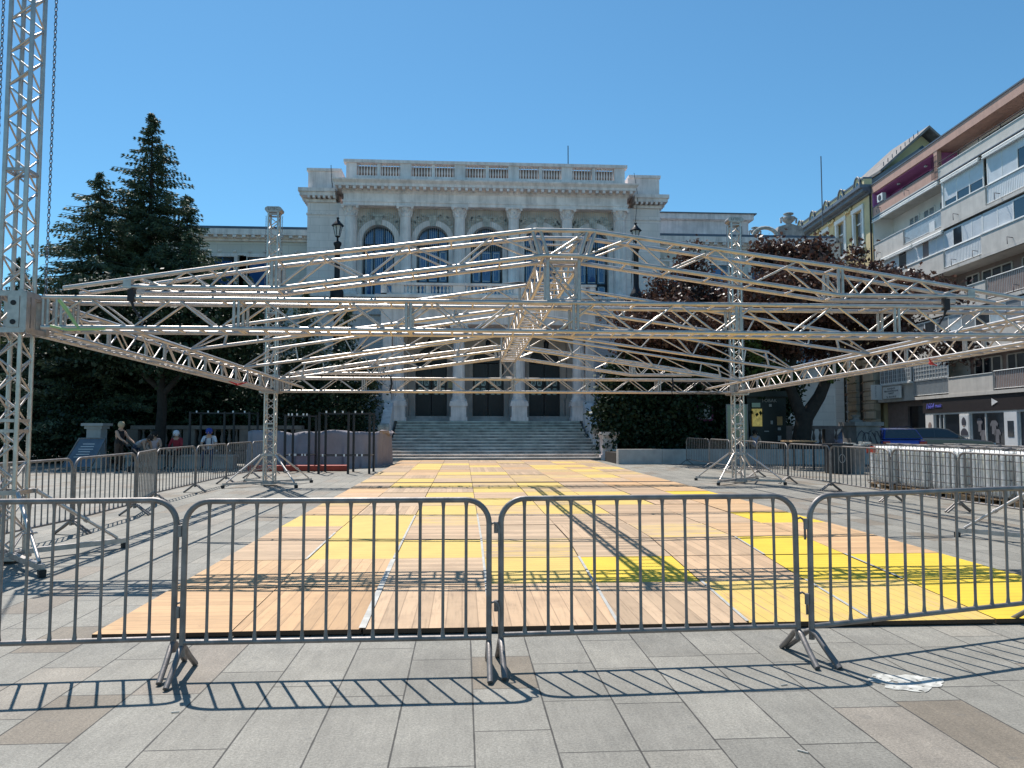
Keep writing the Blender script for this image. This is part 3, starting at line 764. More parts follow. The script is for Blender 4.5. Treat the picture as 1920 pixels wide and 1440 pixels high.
for x, y, z, l in ((-5.0, 17.2, zf(17) - .05, 'red sling scrap hanging under the left side beam near the rear tower'), (7.55, 11.8, zf(12) - .06, 'red sling scrap hanging under the right side beam at the photo edge')):
    mb = MB(); mb.path([(x - .15, y - .2, z + .05), (x, y - .05, z - .02), (x + .05, y + .1, z + .0), (x + .15, y + .25, z + .05)], [.010, .022, .02, .008], 7); mb.path([(x, y, z), (x + .04, y - .1, z - .05)], [.014, .008], 6)
    props(mb.build('red_sling', 'red'), l, 'sling', 'red slings under the side beams')
mb = MB()
mb.path([(-4.62, 8.78, 2.70), (-4.45, 8.80, 2.66), (-4.25, 8.82, 2.67), (-4.05, 8.84, 2.68)], .016, 6); mb.path([(-4.55, 8.80, 3.0), (-4.48, 8.83, 2.9), (-4.38, 8.83, 2.74), (-4.33, 8.83, 2.68)], [.02, .025, .02, .012], 6)
props(mb.build('green_strap', 'greentape'), 'yellow-green strap wound round the front beam at the left tower', 'strap')
for x in (-1.93 + .0, 5.9 - .2):
    mb = MB(); z = zf(Y1)
    mb.path([(x, Y1 - .2, z + .40), (x + .03, Y1 - .21, z + .2), (x - .02, Y1 - .2, z + .0), (x + .01, Y1 - .19, z - .06)], [.02, .03, .02, .012], 7)
    props(mb.build('hoist_hook', 'strap'), 'dark hook hanging on the rear beam, %s of the ridge' % ('left' if x < 0 else 'right'), 'hook', 'hooks on the rear beam')
mb = MB(); rr = random.Random(3); pts = []
for i in range(60):
    a = i * .55; pts.append((5.9 + .45 * math.cos(a) + rr.uniform(-.1, .1) + i * .02, Y1 - .22 + .05 * math.sin(a * 1.3), zf(Y1) + .12 + .16 * math.sin(a)))
mb.path(pts, .008, 5); props(mb.build('cable_coil', 'rubber'), 'tangle of dark cable coiled on the rear beam by the right tower', 'cable')

# ================================================================== theatre
CX = 1.365
th = thing('theatre_building', 'pale stone theatre with arched loggia windows, columns and a roof balustrade behind the wooden floor', 'theatre', (CX, 44.3, .17))
def arch_wall(mb, x0, x1, z0, z1, xc, r, zs, zb, yf, yb, n=18):
    """wall slab between x0..x1, z0..z1 with an arched opening (half width r, springing zs, sill zb)"""
    arc = [(xc + r * math.cos(math.pi * i / n), zs + r * math.sin(math.pi * i / n)) for i in range(n + 1)]
    for y, fl in ((yf, 0), (yb, 1)):
        def q(a, b_, c, d):
            mb.add([(p[0], y, p[1]) for p in (a, b_, c, d)], [(0, 1, 2, 3) if not fl else (3, 2, 1, 0)])
        if zb > z0 + 1e-4: q((x0, z0), (x1, z0), (x1, zb), (x0, zb))
        q((x0, zb), (xc - r, zb), (xc - r, zs), (x0, zs)); q((xc + r, zb), (x1, zb), (x1, zs), (xc + r, zs))
        for i in range(n):
            a, b_ = arc[i], arc[i + 1]
            ta = x1 if i == 0 else xc + (a[0] - xc) / r * (x1 - xc) ; tb = x0 if i == n - 1 else xc + (b_[0] - xc) / r * (x1 - xc)
            q((tb, z1), b_, a, (ta, z1)) if fl == 0 else q((tb, z1), b_, a, (ta, z1))
        q((xc + r, zs), (x1, zs), (x1, z1), (x1, z1)); q((x0, zs), (xc - r, zs), (x0, z1), (x0, z1))
    rev = [(xc + r, zb)] + arc + [(xc - r, zb)]
    for a, b_ in zip(rev, rev[1:]): mb.add([(a[0], yf, a[1]), (a[0], yb, a[1]), (b_[0], yb, b_[1]), (b_[0], yf, b_[1])], [(0, 1, 2, 3)])
    mb.add([(xc - r, yf, zb), (xc - r, yb, zb), (xc + r, yb, zb), (xc + r, yf, zb)], [(0, 1, 2, 3)])

YF = 44.3
# main block body (behind loggia) and side bays
mb = MB()
mb.bb(-9.25, -7.3, YF + .75, 56, .0, 15.05); mb.bb(10.0, 11.95, YF + .75, 56, .0, 15.05)
mb.bb(-7.3, 10.0, YF + 2.3, 56, 0, 15.0)
mb.build('main_wall', 'stone', th)
mb = MB(); mb.bb(-7.3, -6.28, YF + .15, YF + .745, 0, 14.6); mb.bb(9.0, 10.0, YF + .15, YF + .745, 0, 14.6); 
split_boxes(mb, 'corner_pier', 'stone', th)
# loggia back wall with arches
BX = [-6.62 + 3.193 * i for i in range(6)]
for i in range(5):
    xc = (BX[i] + BX[i + 1]) / 2
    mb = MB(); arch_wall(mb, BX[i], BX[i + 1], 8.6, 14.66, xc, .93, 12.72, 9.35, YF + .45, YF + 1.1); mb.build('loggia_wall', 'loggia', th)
    # archivolt ring, keystone, imposts
    mb = MB(); n = 20; vs = []
    for k in range(n + 1):
        a = math.pi * k / n
        for rr_, yy in ((.955, YF + .448), (.955, YF + .36), (1.27, YF + .36), (1.27, YF + .448)): vs.append((xc + rr_ * math.cos(a), yy, 12.72 + rr_ * math.sin(a)))
    fs = []
    for k in range(n):
        for j in range(3): fs.append((4 * k + j, 4 * k + j + 1, 4 * k + j + 5, 4 * k + j + 4))
    mb.add(vs, fs)
    for s in (-1, 1): 
        mb.bb(xc + s * .94, xc + s * 1.30, YF + .33, YF + .448, 12.42, 12.70); mb.bb(xc + s * .96, xc + s * 1.24, YF + .37, YF + .448, 9.35, 12.41)
    mb.build('arch_surround', 'stone_plain', th)
    mb = MB(); mb.prism([(xc - .16, 13.62), (xc + .16, 13.62), (xc + .24, 14.12), (xc - .24, 14.12)], YF + .24, YF + .447); mb.bb(xc - .30, xc + .30, YF + .22, YF + .447, 14.125, 14.24)
    mb.build('keystone', 'stone_orn', th)
    # carved spandrels: scrolls
    for s in (-1, 1):
        mb = MB(); rr = random.Random(i * 2 + s)
        for k in range(15):
            a = R(35 + 52 * rr.random()); rad = 1.36 + .42 * rr.random(); x = xc + s * rad * math.cos(a); z = 12.72 + rad * math.sin(a)
            if z > 14.35 or abs(x - xc) > 1.28 or abs(x - xc) < .3: continue
            mb.tube((x, YF + .40, z), (x, YF + .449, z), .10 * rr.uniform(.5, 1), 9, .12)
        for k in range(3):
            pts = [(xc + s * (1.45 + .12 * math.cos(t * .7) - .05 * t * .3) * math.cos(R(40 + 13 * k + t * 3)), YF + .43, 12.72 + (1.5 + .10 * math.sin(t * .9)) * math.sin(R(40 + 13 * k + t * 3))) for t in range(8)]
            mb.path(pts, .035, 5)
        mb.build('spandrel_ornament', 'stone_orn', th)
    # window: frame > panes
    wf = MB(); yy = YF + .85
    for s in (-1, 1): wf.bb(xc + s * .30 - .05, xc + s * .30 + .05, yy, yy + .08, 9.35, 13.5)
    for s in (-1, 1): wf.bb(xc + s * .88 - .05, xc + s * .88 + .05, yy, yy + .08, 9.35, 12.72)
    wf.bb(-.93 + xc, .93 + xc, yy - .01, yy + .09, 12.30, 12.62); wf.bb(-.93 + xc, .93 + xc, yy - .01, yy + .09, 10.25, 10.38)
    pts = [(xc + .90 * math.cos(math.pi * k / 16), yy + .04, 12.72 + .90 * math.sin(math.pi * k / 16)) for k in range(17)]
    wf.path(pts, .05, 6)
    fr = wf.build('arched_window', 'iron', th)
    mb = MB(); n = 16; yy2 = YF + .93
    vs = [(xc - .93, yy2, 9.35), (xc + .93, yy2, 9.35)] + [(xc + .93 * math.cos(math.pi * k / n), yy2, 12.72 + .93 * math.sin(math.pi * k / n)) for k in range(n + 1)]
    mb.add(vs, [tuple(range(len(vs)))]); mb.build('pane', 'blueglass', fr)
    mb = MB()
    for s in (-1, 0, 1): 
        w_ = .36 if s == 0 else .24; xx = xc + s * .60
        for z0, z1 in ((9.42, 10.22), (10.45, 12.2)):
            for (a, b_, c, d) in ((xx - w_ / 1.3, xx + w_ / 1.3, z0, z0 + .04), (xx - w_ / 1.3, xx + w_ / 1.3, z1 - .04, z1), (xx - w_ / 1.3, xx - w_ / 1.3 + .04, z0, z1), (xx + w_ / 1.3 - .04, xx + w_ / 1.3, z0, z1)):
                mb.bb(a, b_, yy2 - .03, yy2 - .012, c, d)
    mb.build('sash', 'glass' if False else 'lampglass', fr)
    # hanging light curtain
    mb = MB(); rr = random.Random(50 + i)
    for k in range(22):
        x = BX[i] + .42 + (3.193 - .84) * k / 21; zl = 10.6 + rr.random() * .5
        mb.tube((x, YF + .10, 14.62), (x, YF + .10, zl), .007, 4, cap=False)
        for j in range(10): mb.box((x, YF + .10, 14.4 - j * .36 - rr.random() * .2), (.022, .022, .03))
    mb.build('light_curtain', 'lampglass', th)
# engaged columns (upper)
def column(x, y, z0, z1, r, mname='column', flutes=16, cap=.62):
    mb = MB(); n = 48
    prof = [(0, 1.0), (.35, 1.0), (1.0, .86)]
    zc = z1 - cap; vs = []; zz = [z0 + .32, z0 + (zc - z0) * .4, zc - .02]; rr_ = [r, r * .99, r * .86]
    for z, q in zip(zz, rr_):
        for i in range(n * 2):
            a = math.pi * i / n; f = 1 - .055 * (0.5 + 0.5 * math.cos(a * flutes)); vs.append((x + q * f * math.cos(a), y + q * f * math.sin(a), z))
    fs = []
    for k in range(2):
        for i in range(2 * n): fs.append((k * 2 * n + i, k * 2 * n + (i + 1) % (2 * n), (k + 1) * 2 * n + (i + 1) % (2 * n), (k + 1) * 2 * n + i))
    mb.add(vs, fs, True); c = mb.build(mname, 'stone_plain', th)
    mb = MB(); mb.box((x, y, z0 + .05), (r * 2.7, r * 2.7, .1)); mb.lathe((x, y, z0), [(r * 1.3, .1), (r * 1.33, .15), (r * 1.25, .20), (r * 1.08, .23), (r * 1.18, .28), (r * 1.0, .33)], 24); mb.build('column_base', 'stone_plain', c)
    mb = MB(); mb.lathe((x, y, zc), [(r * .86, -.02), (r * .95, 0.0), (r * .95, .05), (r * .85, .07), (r * .92, cap * .4), (r * 1.2, cap * .8), (r * 1.22, cap * .85)], 24)
    for ring, (zf0, hh, ro) in enumerate(((.08, .22, .98), (.24, .24, 1.12))):
        for i in range(8):
            a = math.pi * (i + .5 * ring) / 4; cx_, cy_ = x + r * ro * math.cos(a), y + r * ro * math.sin(a)
            mb.path([(x + r * .88 * math.cos(a), y + r * .88 * math.sin(a), zc + zf0), (cx_, cy_, zc + zf0 + hh * .7), (x + r * (ro + .18) * math.cos(a), y + r * (ro + .18) * math.sin(a), zc + zf0 + hh), (x + r * (ro + .2) * math.cos(a), y + r * (ro + .2) * math.sin(a), zc + zf0 + hh * .8)], [.05, .055, .035, .02], 6)
    for s in (-1, 1):
        for s2 in (-1, 1): mb.tube((x + s * r * 1.15, y + s2 * r * 1.30, zc + cap * .80), (x + s * r * 1.15, y + s2 * r * 1.1, zc + cap * .80), .085, 10)
    mb.box((x, y, z1 - .05), (r * 2.75, r * 2.75, .1)); mb.build('capital', 'stone_orn' if False else 'stone_plain', c)
    return c
for x in BX: column(x, YF + .12, 9.35, 14.66, .36)
# entablature, cornice, dentils, parapet
def moulding(prof, x0, x1, yf, yb, m, name, ret=True):
    """profile = [(projection, z)...] swept along the front and round both ends"""
    mb = MB(); vs = []
    for (p, z) in prof: vs += [(x0 - p, yb, z), (x0 - p, yf - p, z), (x1 + p, yf - p, z), (x1 + p, yb, z)]
    fs = []
    for k in range(len(prof) - 1):
        for j in range(3): fs.append((4 * k + j, 4 * k + j + 1, 4 * k + 4 + j + 1, 4 * k + 4 + j))
    t_ = 4 * (len(prof) - 1); fs.append((t_, t_ + 1, t_ + 2, t_ + 3)); fs.append((3, 2, 1, 0)); fs += [tuple(4 * k + 3 for k in range(len(prof))) + tuple(4 * k for k in reversed(range(len(prof))))]
    mb.add(vs, fs); return mb.build(name, m, th)
moulding([(.0, 14.665), (.05, 14.665), (.05, 14.85), (.09, 14.86), (.09, 14.98), (.02, 15.0), (.02, 15.36), (.08, 15.42), (.16, 15.46)], -6.98, 9.72, YF - .12, YF + 2.2, 'stone_plain', 'entablature')
moulding([(.10, 15.465), (.10, 15.66), (.48, 15.70), (.48, 15.86), (.56, 15.95), (.62, 16.02), (.62, 16.10), (.10, 16.20)], -6.98, 9.72, YF - .12, YF + 2.2, 'stone_plain', 'main_cornice')
mb = MB()
for i in range(43):
    x = -7.15 + i * (9.90 + 7.15) / 42; mb.box((x, YF - .42, 15.605), (.16, .36, .15))
mb.build('cornice_blocks', 'stone_plain', th)
for s, (a, b_) in ((-1, (-9.25, -7.6)), (1, (10.35, 11.95))):
    xx0, xx1 = (a, b_)
    mb = MB()
    for p, z0, z1 in ((.06, 14.30, 14.40), (.10, 15.05, 15.22), (.40, 15.36, 15.58), (.48, 15.585, 15.80)):
        l, r_ = (xx0 - p, xx1 + .02) if s < 0 else (xx0 - .02, xx1 + p)
        mb.bb(l, r_, YF + .75 - p, 50, z0, z1)
    for k in range(6): mb.box(((xx0 if s < 0 else xx0) + .12 + k * .30, YF + .50, 15.29), (.14, .30, .13))
    for k in range(8): mb.box(((xx0 - .2) if s < 0 else (xx1 + .2), YF + 1.0 + k * .35, 15.29), (.3, .14, .13))
    mb.bb(xx0 if s < 0 else xx0 - .35, xx1 + .35 if s < 0 else xx1, YF + .80, 49.9, 15.80, 16.95); 
    l, r_ = (xx0 - .08, xx1 + .3) if s < 0 else (xx0 - .3, xx1 + .08)
    mb.bb(l, r_, YF + .72, 50.02, 16.955, 17.12)
    mb.build('side_cornice', 'stone_plain', th)
    mb = MB(); mb.bb(xx0 + .5, xx1 - .1, YF + 1.5, 49, 17.125, 17.25); mb.build('roof_deck', 'roofing', th)
mb = MB(); mb.bb(-6.9, 9.65, YF + .02, YF + .42, 16.205, 16.50); mb.build('parapet_base', 'stone_plain', th)
mb = MB(); mb.bb(-7.05, 9.80, YF - .05, YF + .5, 17.26, 17.44); mb.build('parapet_coping', 'stone_plain', th)
def balustrade_run(x0, x1, y, z0, z1, parent, mname='stone_plain', n=7, name='baluster_group'):
    mb = MB(); h = z1 - z0
    for k in range(n):
        x = x0 + (x1 - x0) * (k + .5) / n; r = min(.085, (x1 - x0) / n * .36)
        mb.lathe((x, y, z0), [(r * .8, 0), (r * .8, .08 * h), (r * .45, .14 * h), (r, .35 * h), (r * .8, .52 * h), (r * .38, .74 * h), (r * .5, .86 * h), (r * .8, .92 * h), (r * .8, h)], 10)
    return mb.build(name, mname, parent)
solid = []
for i in range(5):
    xa, xb = BX[i] + .15, BX[i + 1] - .15; xm = (xa + xb) / 2 + .02
    l0, l1 = xa + .18, xm - .10; r0, r1 = xm + .10, xb - .18
    balustrade_run(l0, l1, YF + .22, 16.505, 17.255, th); balustrade_run(r0, r1, YF + .22, 16.505, 17.255, th)
    solid.append((l1, r0, .30))
    if i == 0: solid.append((-6.9, l0, .38))
    solid.append((r1, (BX[i + 1] + .15 + .18) if i < 4 else 9.65, .38))
mb = MB()
for a, b_, d in solid: mb.bb(a, b_, YF + .22 - d / 2, YF + .22 + d / 2, 16.505, 17.255)
split_boxes(mb, 'parapet_pier', 'stone_plain', th)
mb = MB(); mb.bb(-6.85, 9.6, YF + .60, YF + .75, 16.505, 17.25); mb.build('parapet_backing', 'dark_stone', th)
mb = MB(); mb.tube((6.6, 47, 17.3), (6.6, 47, 19.6), .03, 6); mb.build('roof_mast', 'iron', th)
mb = MB(); mb.bb(-6.85, 9.6, YF + 2.2, 55, 16.21, 17.25); mb.build('roof_block', 'roofing', th)
# balcony and lower portico
mb = MB(); mb.bb(-4.45, 7.15, 39.6, YF + .44, 7.95, 8.45); mb.bb(-4.3, 7.0, 39.75, YF + .44, 7.1, 7.94); mb.bb(-4.6, 7.3, 39.45, YF + .44, 8.455, 8.60); mb.build('balcony_slab', 'stone_plain', th)
mb = MB(); mb.bb(-9.2, -4.62, 43.2, YF + .14, 8.1, 8.58); mb.bb(7.32, 11.9, 43.2, YF + .14, 8.1, 8.58); split_boxes(mb, 'terrace_slab', 'stone_plain', th)
mb = MB(); mb.bb(-9.2, -4.5, 43.4, YF + .14, 0, 8.09); mb.bb(7.2, 11.9, 43.4, YF + .14, 0, 8.09); split_boxes(mb, 'terrace_wall', 'stone', th)
pxs = [-3.43, -.235, 2.96, 6.155]
for i in range(3):
    a, b_ = pxs[i] + .32, pxs[i + 1] - .32; m_ = (a + b_) / 2
    balustrade_run(a, m_ - .13, 39.8, 8.70, 9.12, th, n=6); balustrade_run(m_ + .13, b_, 39.8, 8.70, 9.12, th, n=6)
mb = MB(); mb.bb(-4.3, 7.0, 39.65, 39.95, 8.605, 8.70); mb.bb(-4.35, 7.05, 39.6, 40.0, 9.125, 9.25)
for x in pxs: mb.bb(x - .32, x + .32, 39.64, 39.96, 8.705, 9.12)
for i in range(3):
    m_ = (pxs[i] + pxs[i + 1]) / 2; mb.bb(m_ - .13, m_ + .13, 39.66, 39.94, 8.705, 9.12)
for s in (-4.3, 6.7): mb.bb(s, s + .3, 39.65, YF, 8.605, 9.12)
mb.build('balcony_rail', 'stone_plain', th)
mb = MB(); mb.path([(2.1, 39.7, 9.27), (2.9, 39.75, 9.33), (3.6, 39.72, 9.29), (4.3, 39.7, 9.37), (4.7, 39.7, 9.27)], [.03, .07, .05, .08, .03], 6); o = mb.build('folded_banner', 'iron', None); props(o, 'dark red rolled banner lying on the balcony rail', 'banner')
for s in (-1, 1):
    xa = -9.0 if s < 0 else 7.3
    for k in range(3): balustrade_run(xa + .2 + k * 1.5, xa + 1.5 + k * 1.5, 43.4, 8.70, 9.12, th, n=6)
mb = MB(); mb.bb(-9.1, -4.6, 43.25, 43.55, 9.125, 9.25); mb.bb(7.3, 11.8, 43.25, 43.55, 9.125, 9.25); split_boxes(mb, 'terrace_rail', 'stone_plain', th)
for i, x in enumerate(pxs):
    c = column(x, 40.2, 2.95, 7.1, .33, 'portico_column', 16, .55)
    mb = MB(); mb.bb(x - .40, x + .40, 39.8, 40.6, 2.02, 2.85); mb.bb(x - .46, x + .46, 39.74, 40.66, 2.02, 2.22); mb.bb(x - .47, x + .47, 39.73, 40.67, 2.80, 2.95); mb.build('pedestal', 'stone_plain', c)
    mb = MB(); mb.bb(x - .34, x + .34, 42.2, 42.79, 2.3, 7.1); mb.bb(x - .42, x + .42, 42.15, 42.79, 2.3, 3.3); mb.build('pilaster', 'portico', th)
for i in range(3):
    a, b_ = pxs[i], pxs[i + 1]; xc = (a + b_) / 2
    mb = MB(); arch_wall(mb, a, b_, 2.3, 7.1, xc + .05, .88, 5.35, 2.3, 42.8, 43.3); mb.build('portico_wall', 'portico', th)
    mb = MB(); y = 43.05
    for s in (-1, 1):
        mb.bb(xc + .05 + s * .44 - .42, xc + .05 + s * .44 + .42, y, y + .07, 2.31, 5.3)
    d = mb.build('entrance_door', 'black', th)
    mb = MB()
    for s in (-1, 1):
        for s2 in (-1, 1):
            for z in (3.55, 4.05):
                xx = xc + .05 + s * .44 + s2 * .17; mb.bb(xx - .13, xx + .13, y - .01, y - .002, z, z + .38)
    mb.build('door_pane', 'curtain', d)
    mb = MB()
    for s in (-1, 1):
        for s2 in (-1, 1):
            for z in (3.55, 4.05):
                xx = xc + .05 + s * .44 + s2 * .17
                mb.tube((xx - .13, y - .02, z), (xx + .13, y - .02, z + .38), .012, 4); mb.tube((xx + .13, y - .02, z), (xx - .13, y - .02, z + .38), .012, 4); mb.path([(xx + .07 * math.cos(t_ * .8), y - .02, z + .19 + .1 * math.sin(t_ * .8)) for t_ in range(8)], .01, 4, closed=True)
    mb.build('door_grille', 'iron', d)
    mb = MB(); n = 14; xx = xc + .05
    vs = [(xx + .88 * math.cos(math.pi * k / n), y, 5.35 + .88 * math.sin(math.pi * k / n)) for k in range(n + 1)]; mb.add(vs, [tuple(range(n + 1))]); mb.build('fanlight', 'black', th)
    mb = MB(); mb.tube((xc, 41.4, 7.1), (xc, 41.4, 6.5), .015, 6); mb.lathe((xc, 41.4, 5.95), [(.03, 0), (.12, .1), (.16, .4), (.05, .55)], 8); o = mb.build('hanging_lantern', 'iron', th)
mb = MB(); mb.bb(-4.2, -3.75, 39.9, 43.3, 0, 7.09); mb.bb(6.5, 6.95, 39.9, 43.3, 0, 7.09); split_boxes(mb, 'portico_side_wall', 'stone_plain', th)
mb = MB(); mb.bb(-3.74, 6.49, 40.0, 43.0, 1.6, 2.0); mb.bb(-3.74, 6.49, 40.9, 43.0, 2.001, 2.15); mb.bb(-3.74, 6.49, 41.25, 43.0, 2.151, 2.3); mb.build('portico_floor', 'portico', th)
mb = MB(); mb.bb(-.83, -.53, 42.6, 42.62, 3.9, 4.25); mb.build('notice', 'yellow_wall', th)
# wings
def wing(x0, x1, wins):
    mb = MB(); mb.bb(x0, x1, 46, 58, 0, 12.85); mb.build('wing_wall', 'stone_wing', th)
    mb = MB(); mb.bb(x0 - .1, x1 + .1, 45.9, 58.1, 12.0, 12.10); mb.bb(x0, x1, 45.85, 58, 12.855, 13.0); mb.bb(x0, x1, 45.45, 58.3, 13.15, 13.50); mb.bb(x0, x1, 45.72, 58.2, 13.0, 13.149)
    k = int((x1 - x0) / .55)
    for i in range(k): mb.box((x0 + .3 + i * .55, 45.58, 13.07), (.2, .24, .13))
    mb.build('wing_cornice', 'stone_plain', th)
    mb = MB(); mb.prismx([(45.45, 13.505), (45.5, 13.66), (58, 14.1), (58.2, 13.505)], x0, x1); mb.build('wing_roof', 'roofing', th)
    mb = MB()
    for i in range(int((x1 - x0) / .9)): mb.lathe((x0 + .5 + i * .9, 45.97, 12.25), [(.001, -.08), (.09, -.06), (.09, .06), (.001, .08)], 8)
    mb.build('frieze_discs', 'stone_plain', th)
    for xc, w_, z0, z1 in wins:
        mb = MB()
        for s in (-1, 1): mb.bb(xc + s * (w_ / 2 + .10) - .10, xc + s * (w_ / 2 + .10) + .10, 45.88, 46.05, z0, z1)
        mb.bb(xc - w_ / 2 - .2, xc + w_ / 2 + .2, 45.86, 46.05, z1 + .001, z1 + .18); mb.bb(xc - w_ / 2 - .25, xc + w_ / 2 + .25, 45.78, 46.05, z0 - .16, z0 - .001)
        f_ = mb.build('window', 'stone_plain', th)
        mb = MB(); mb.bb(xc - w_ / 2, xc + w_ / 2, 45.97, 45.99, z0, z1); mb.build('pane', 'glass', f_)
        mb = MB(); mb.bb(xc - w_ / 2 + .12, xc + w_ / 2 - .12, 45.94, 45.965, z0 + .1, z1 - .25); mb.bb(xc - .02, xc + .02, 45.93, 45.966, z0, z1); mb.build('blind', 'blueglass', f_)
    for xc, w_, z0, z1 in wins:
        mb = MB(); mb.bb(xc + w_ / 2 + .32, xc + w_ / 2 + .72, 45.86, 46.05, 5.5, 11.95); mb.bb(xc + w_ / 2 + .26, xc + w_ / 2 + .78, 45.82, 46.05, 11.4, 11.6); mb.build('pilaster', 'stone_plain', th)
    mb = MB(); mb.bb(x0 - .02, x1 + .02, 45.84, 46.0, 4.6, 4.9); mb.build('string_course', 'stone_plain', th)
wing(-20.5, -9.26, [(-19.2, 1.35, 9.6, 12.0 - .1), (-16.8, 1.35, 9.6, 11.9), (-14.4, 1.40, 9.6, 11.9), (-12.25, 1.35, 9.6, 11.9), (-14.4, 1.4, 5.9, 8.4), (-12.2, 1.4, 5.9, 8.4)])
wing(11.96, 23.2, [(13.6, 1.3, 9.4, 11.8), (16.0, 1.3, 9.4, 11.8), (18.6, 1.3, 9.4, 11.5), (21.2, 1.3, 9.4, 11.6), (18.6, 1.3, 5.6, 8.2), (21.2, 1.3, 5.6, 8.2)])
mb = MB(); mb.bb(11.96, 20.95, 54, 66, 12, 16.9); mb.bb(11.96, 21.25, 53.7, 66.3, 16.95, 17.35); mb.bb(11.96, 21.1, 53.85, 66.1, 16.901, 16.949); mb.bb(13.9, 14.2, 53.9, 54.1, 13, 16.9); mb.build('rear_block', 'stone_plain', th)
mb = MB(); mb.bb(11.96, 21.45, 53.6, 66.4, 17.355, 17.43); mb.build('rear_roof', 'roofing', th)
mb = MB(); mb.path([(-7.9, YF + .68, 17.3), (-7.75, YF + .1, 16.2), (-7.7, YF + .5, 15.6)], .02, 5); mb.path([(10.35, YF + .6, 17.2), (10.5, YF + .3, 15.7), (10.3, YF + .7, 13), (9.9, YF + .1, 8.8)], .015, 5); mb.build('slack_cable', 'iron', th)

# ================================================================== stairs
st = thing('stone_staircase', 'wide stained stone staircase rising from the wooden floor to the theatre doors', 'staircase', (CX, 34.5, g(34.5)))
nst = 13; y0s, z0s = 34.55, g(34.5); rise = (2.0 - z0s) / nst; run = (39.98 - 34.55) / nst
for i in range(nst):
    z = z0s + rise * (i + 1); y = y0s + run * i
    hw = 5.02 if i < 7 else 4.75
    xm = 1.36 if i < 7 else 1.36
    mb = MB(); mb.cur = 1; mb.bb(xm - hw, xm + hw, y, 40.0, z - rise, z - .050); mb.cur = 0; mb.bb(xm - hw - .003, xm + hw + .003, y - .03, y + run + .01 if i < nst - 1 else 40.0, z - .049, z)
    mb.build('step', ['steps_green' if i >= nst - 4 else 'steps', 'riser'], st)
for s in (-1, 1):
    x = 1.36 + s * 5.15
    mb = MB(); xa, xb = (x - .22, x + .22)
    mb.prismx([(36.6, 0), (36.6, 1.55), (36.9, 1.72), (37.3, 1.75), (39.3, 2.95), (39.98, 2.95), (39.98, 0)], xa, xb); mb.build('stair_cheek', 'stone_plain', st)
    mb = MB(); mb.tube((x - .25, 36.72, 1.60), (x + .25, 36.72, 1.60), .27, 18); mb.build('scroll', 'stone_orn', st)
    mb = MB(); xp = 1.36 + s * 5.35; y = 34.9
    mb.bb(xp - .42, xp + .42, y - .42, y + .42, .1, .42); mb.bb(xp - .34, xp + .34, y - .34, y + .34, .42, 1.30)
    mb.bb(xp - .44, xp + .44, y - .44, y + .44, 1.302, 1.46); mb.bb(xp - .38, xp + .38, y - .38, y + .38, 1.20, 1.301); mb.bb(xp - .36, xp + .36, y + .43, 36.6, .1, 1.1)
    mb.build('end_pier', 'stone_plain', st)

# ================================================================== street lamps
def lamp_post(x, y, z0, label, first=None):
    if first: return copy_tree(first, (x, y, z0), None, label)
    t = thing('street_lamp', label, 'street lamp', (x, y, z0), 0, 'black lantern street lamps')
    H = 12.35 - z0
    mb = MB(); mb.lathe((x, y, z0), [(.34, 0), (.34, .12), (.28, .18), (.22, .5), (.20, .9), (.14, 1.0), (.14, 6.1), (.32, 6.3), (.34, 6.9), (.30, 7.0), (.22, 7.15), (.16, 7.3), (.14, 7.45), (.135, H - 1.55), (.20, H - 1.42), (.20, H - 1.32), (.12, H - 1.27), (.05, H - 1.22), (.05, H - 1.02)], 12); mb.build('post', 'iron', t)
    l = thing('lantern', '', 'x'); del l['category']; l.parent = t
    zb = z0 + H - 1.02
    mb = MB()
    for k in range(6):
        a = math.pi * k / 3 + .3; mb.tube((x + .11 * math.cos(a), y + .11 * math.sin(a), zb), (x + .235 * math.cos(a), y + .235 * math.sin(a), zb + .56), .016, 5)
    mb.lathe((x, y, zb), [(.05, -.05), (.12, 0), (.12, .03)], 6); mb.build('lantern_frame', 'iron', l)
    mb = MB(); mb.lathe((x, y, zb), [(.10, .04), (.215, .55)], 6, False); mb.build('lantern_glass', 'lampglass', l)
    mb = MB(); mb.lathe((x, y, zb + .56), [(.31, 0), (.30, .04), (.14, .20), (.13, .23), (.10, .25), (.05, .32), (.06, .36), (.08, .40), (.02, .46)], 12); mb.build('lantern_cap', 'iron', l)
    return t
lp = lamp_post(-6.38, 38.5, 1.6, 'black lantern street lamp in front of the left end of the theatre colonnade')
lamp_post(8.93, 38.5, 1.6, 'black lantern street lamp in front of the right end of the theatre colonnade', lp)
for i, x in enumerate((-6.38, 8.93)):
    mb = MB(); mb.bb(x - .5, x + .5, 38.0, 39.0, g(38), 1.45); mb.bb(x - .56, x + .56, 37.94, 39.06, 1.455, 1.598)
    props(mb.build('lamp_plinth', 'concrete'), 'stone plinth carrying the %s lantern lamp post beside the stairs' % ('left' if i == 0 else 'right'), 'plinth', 'lamp plinths')

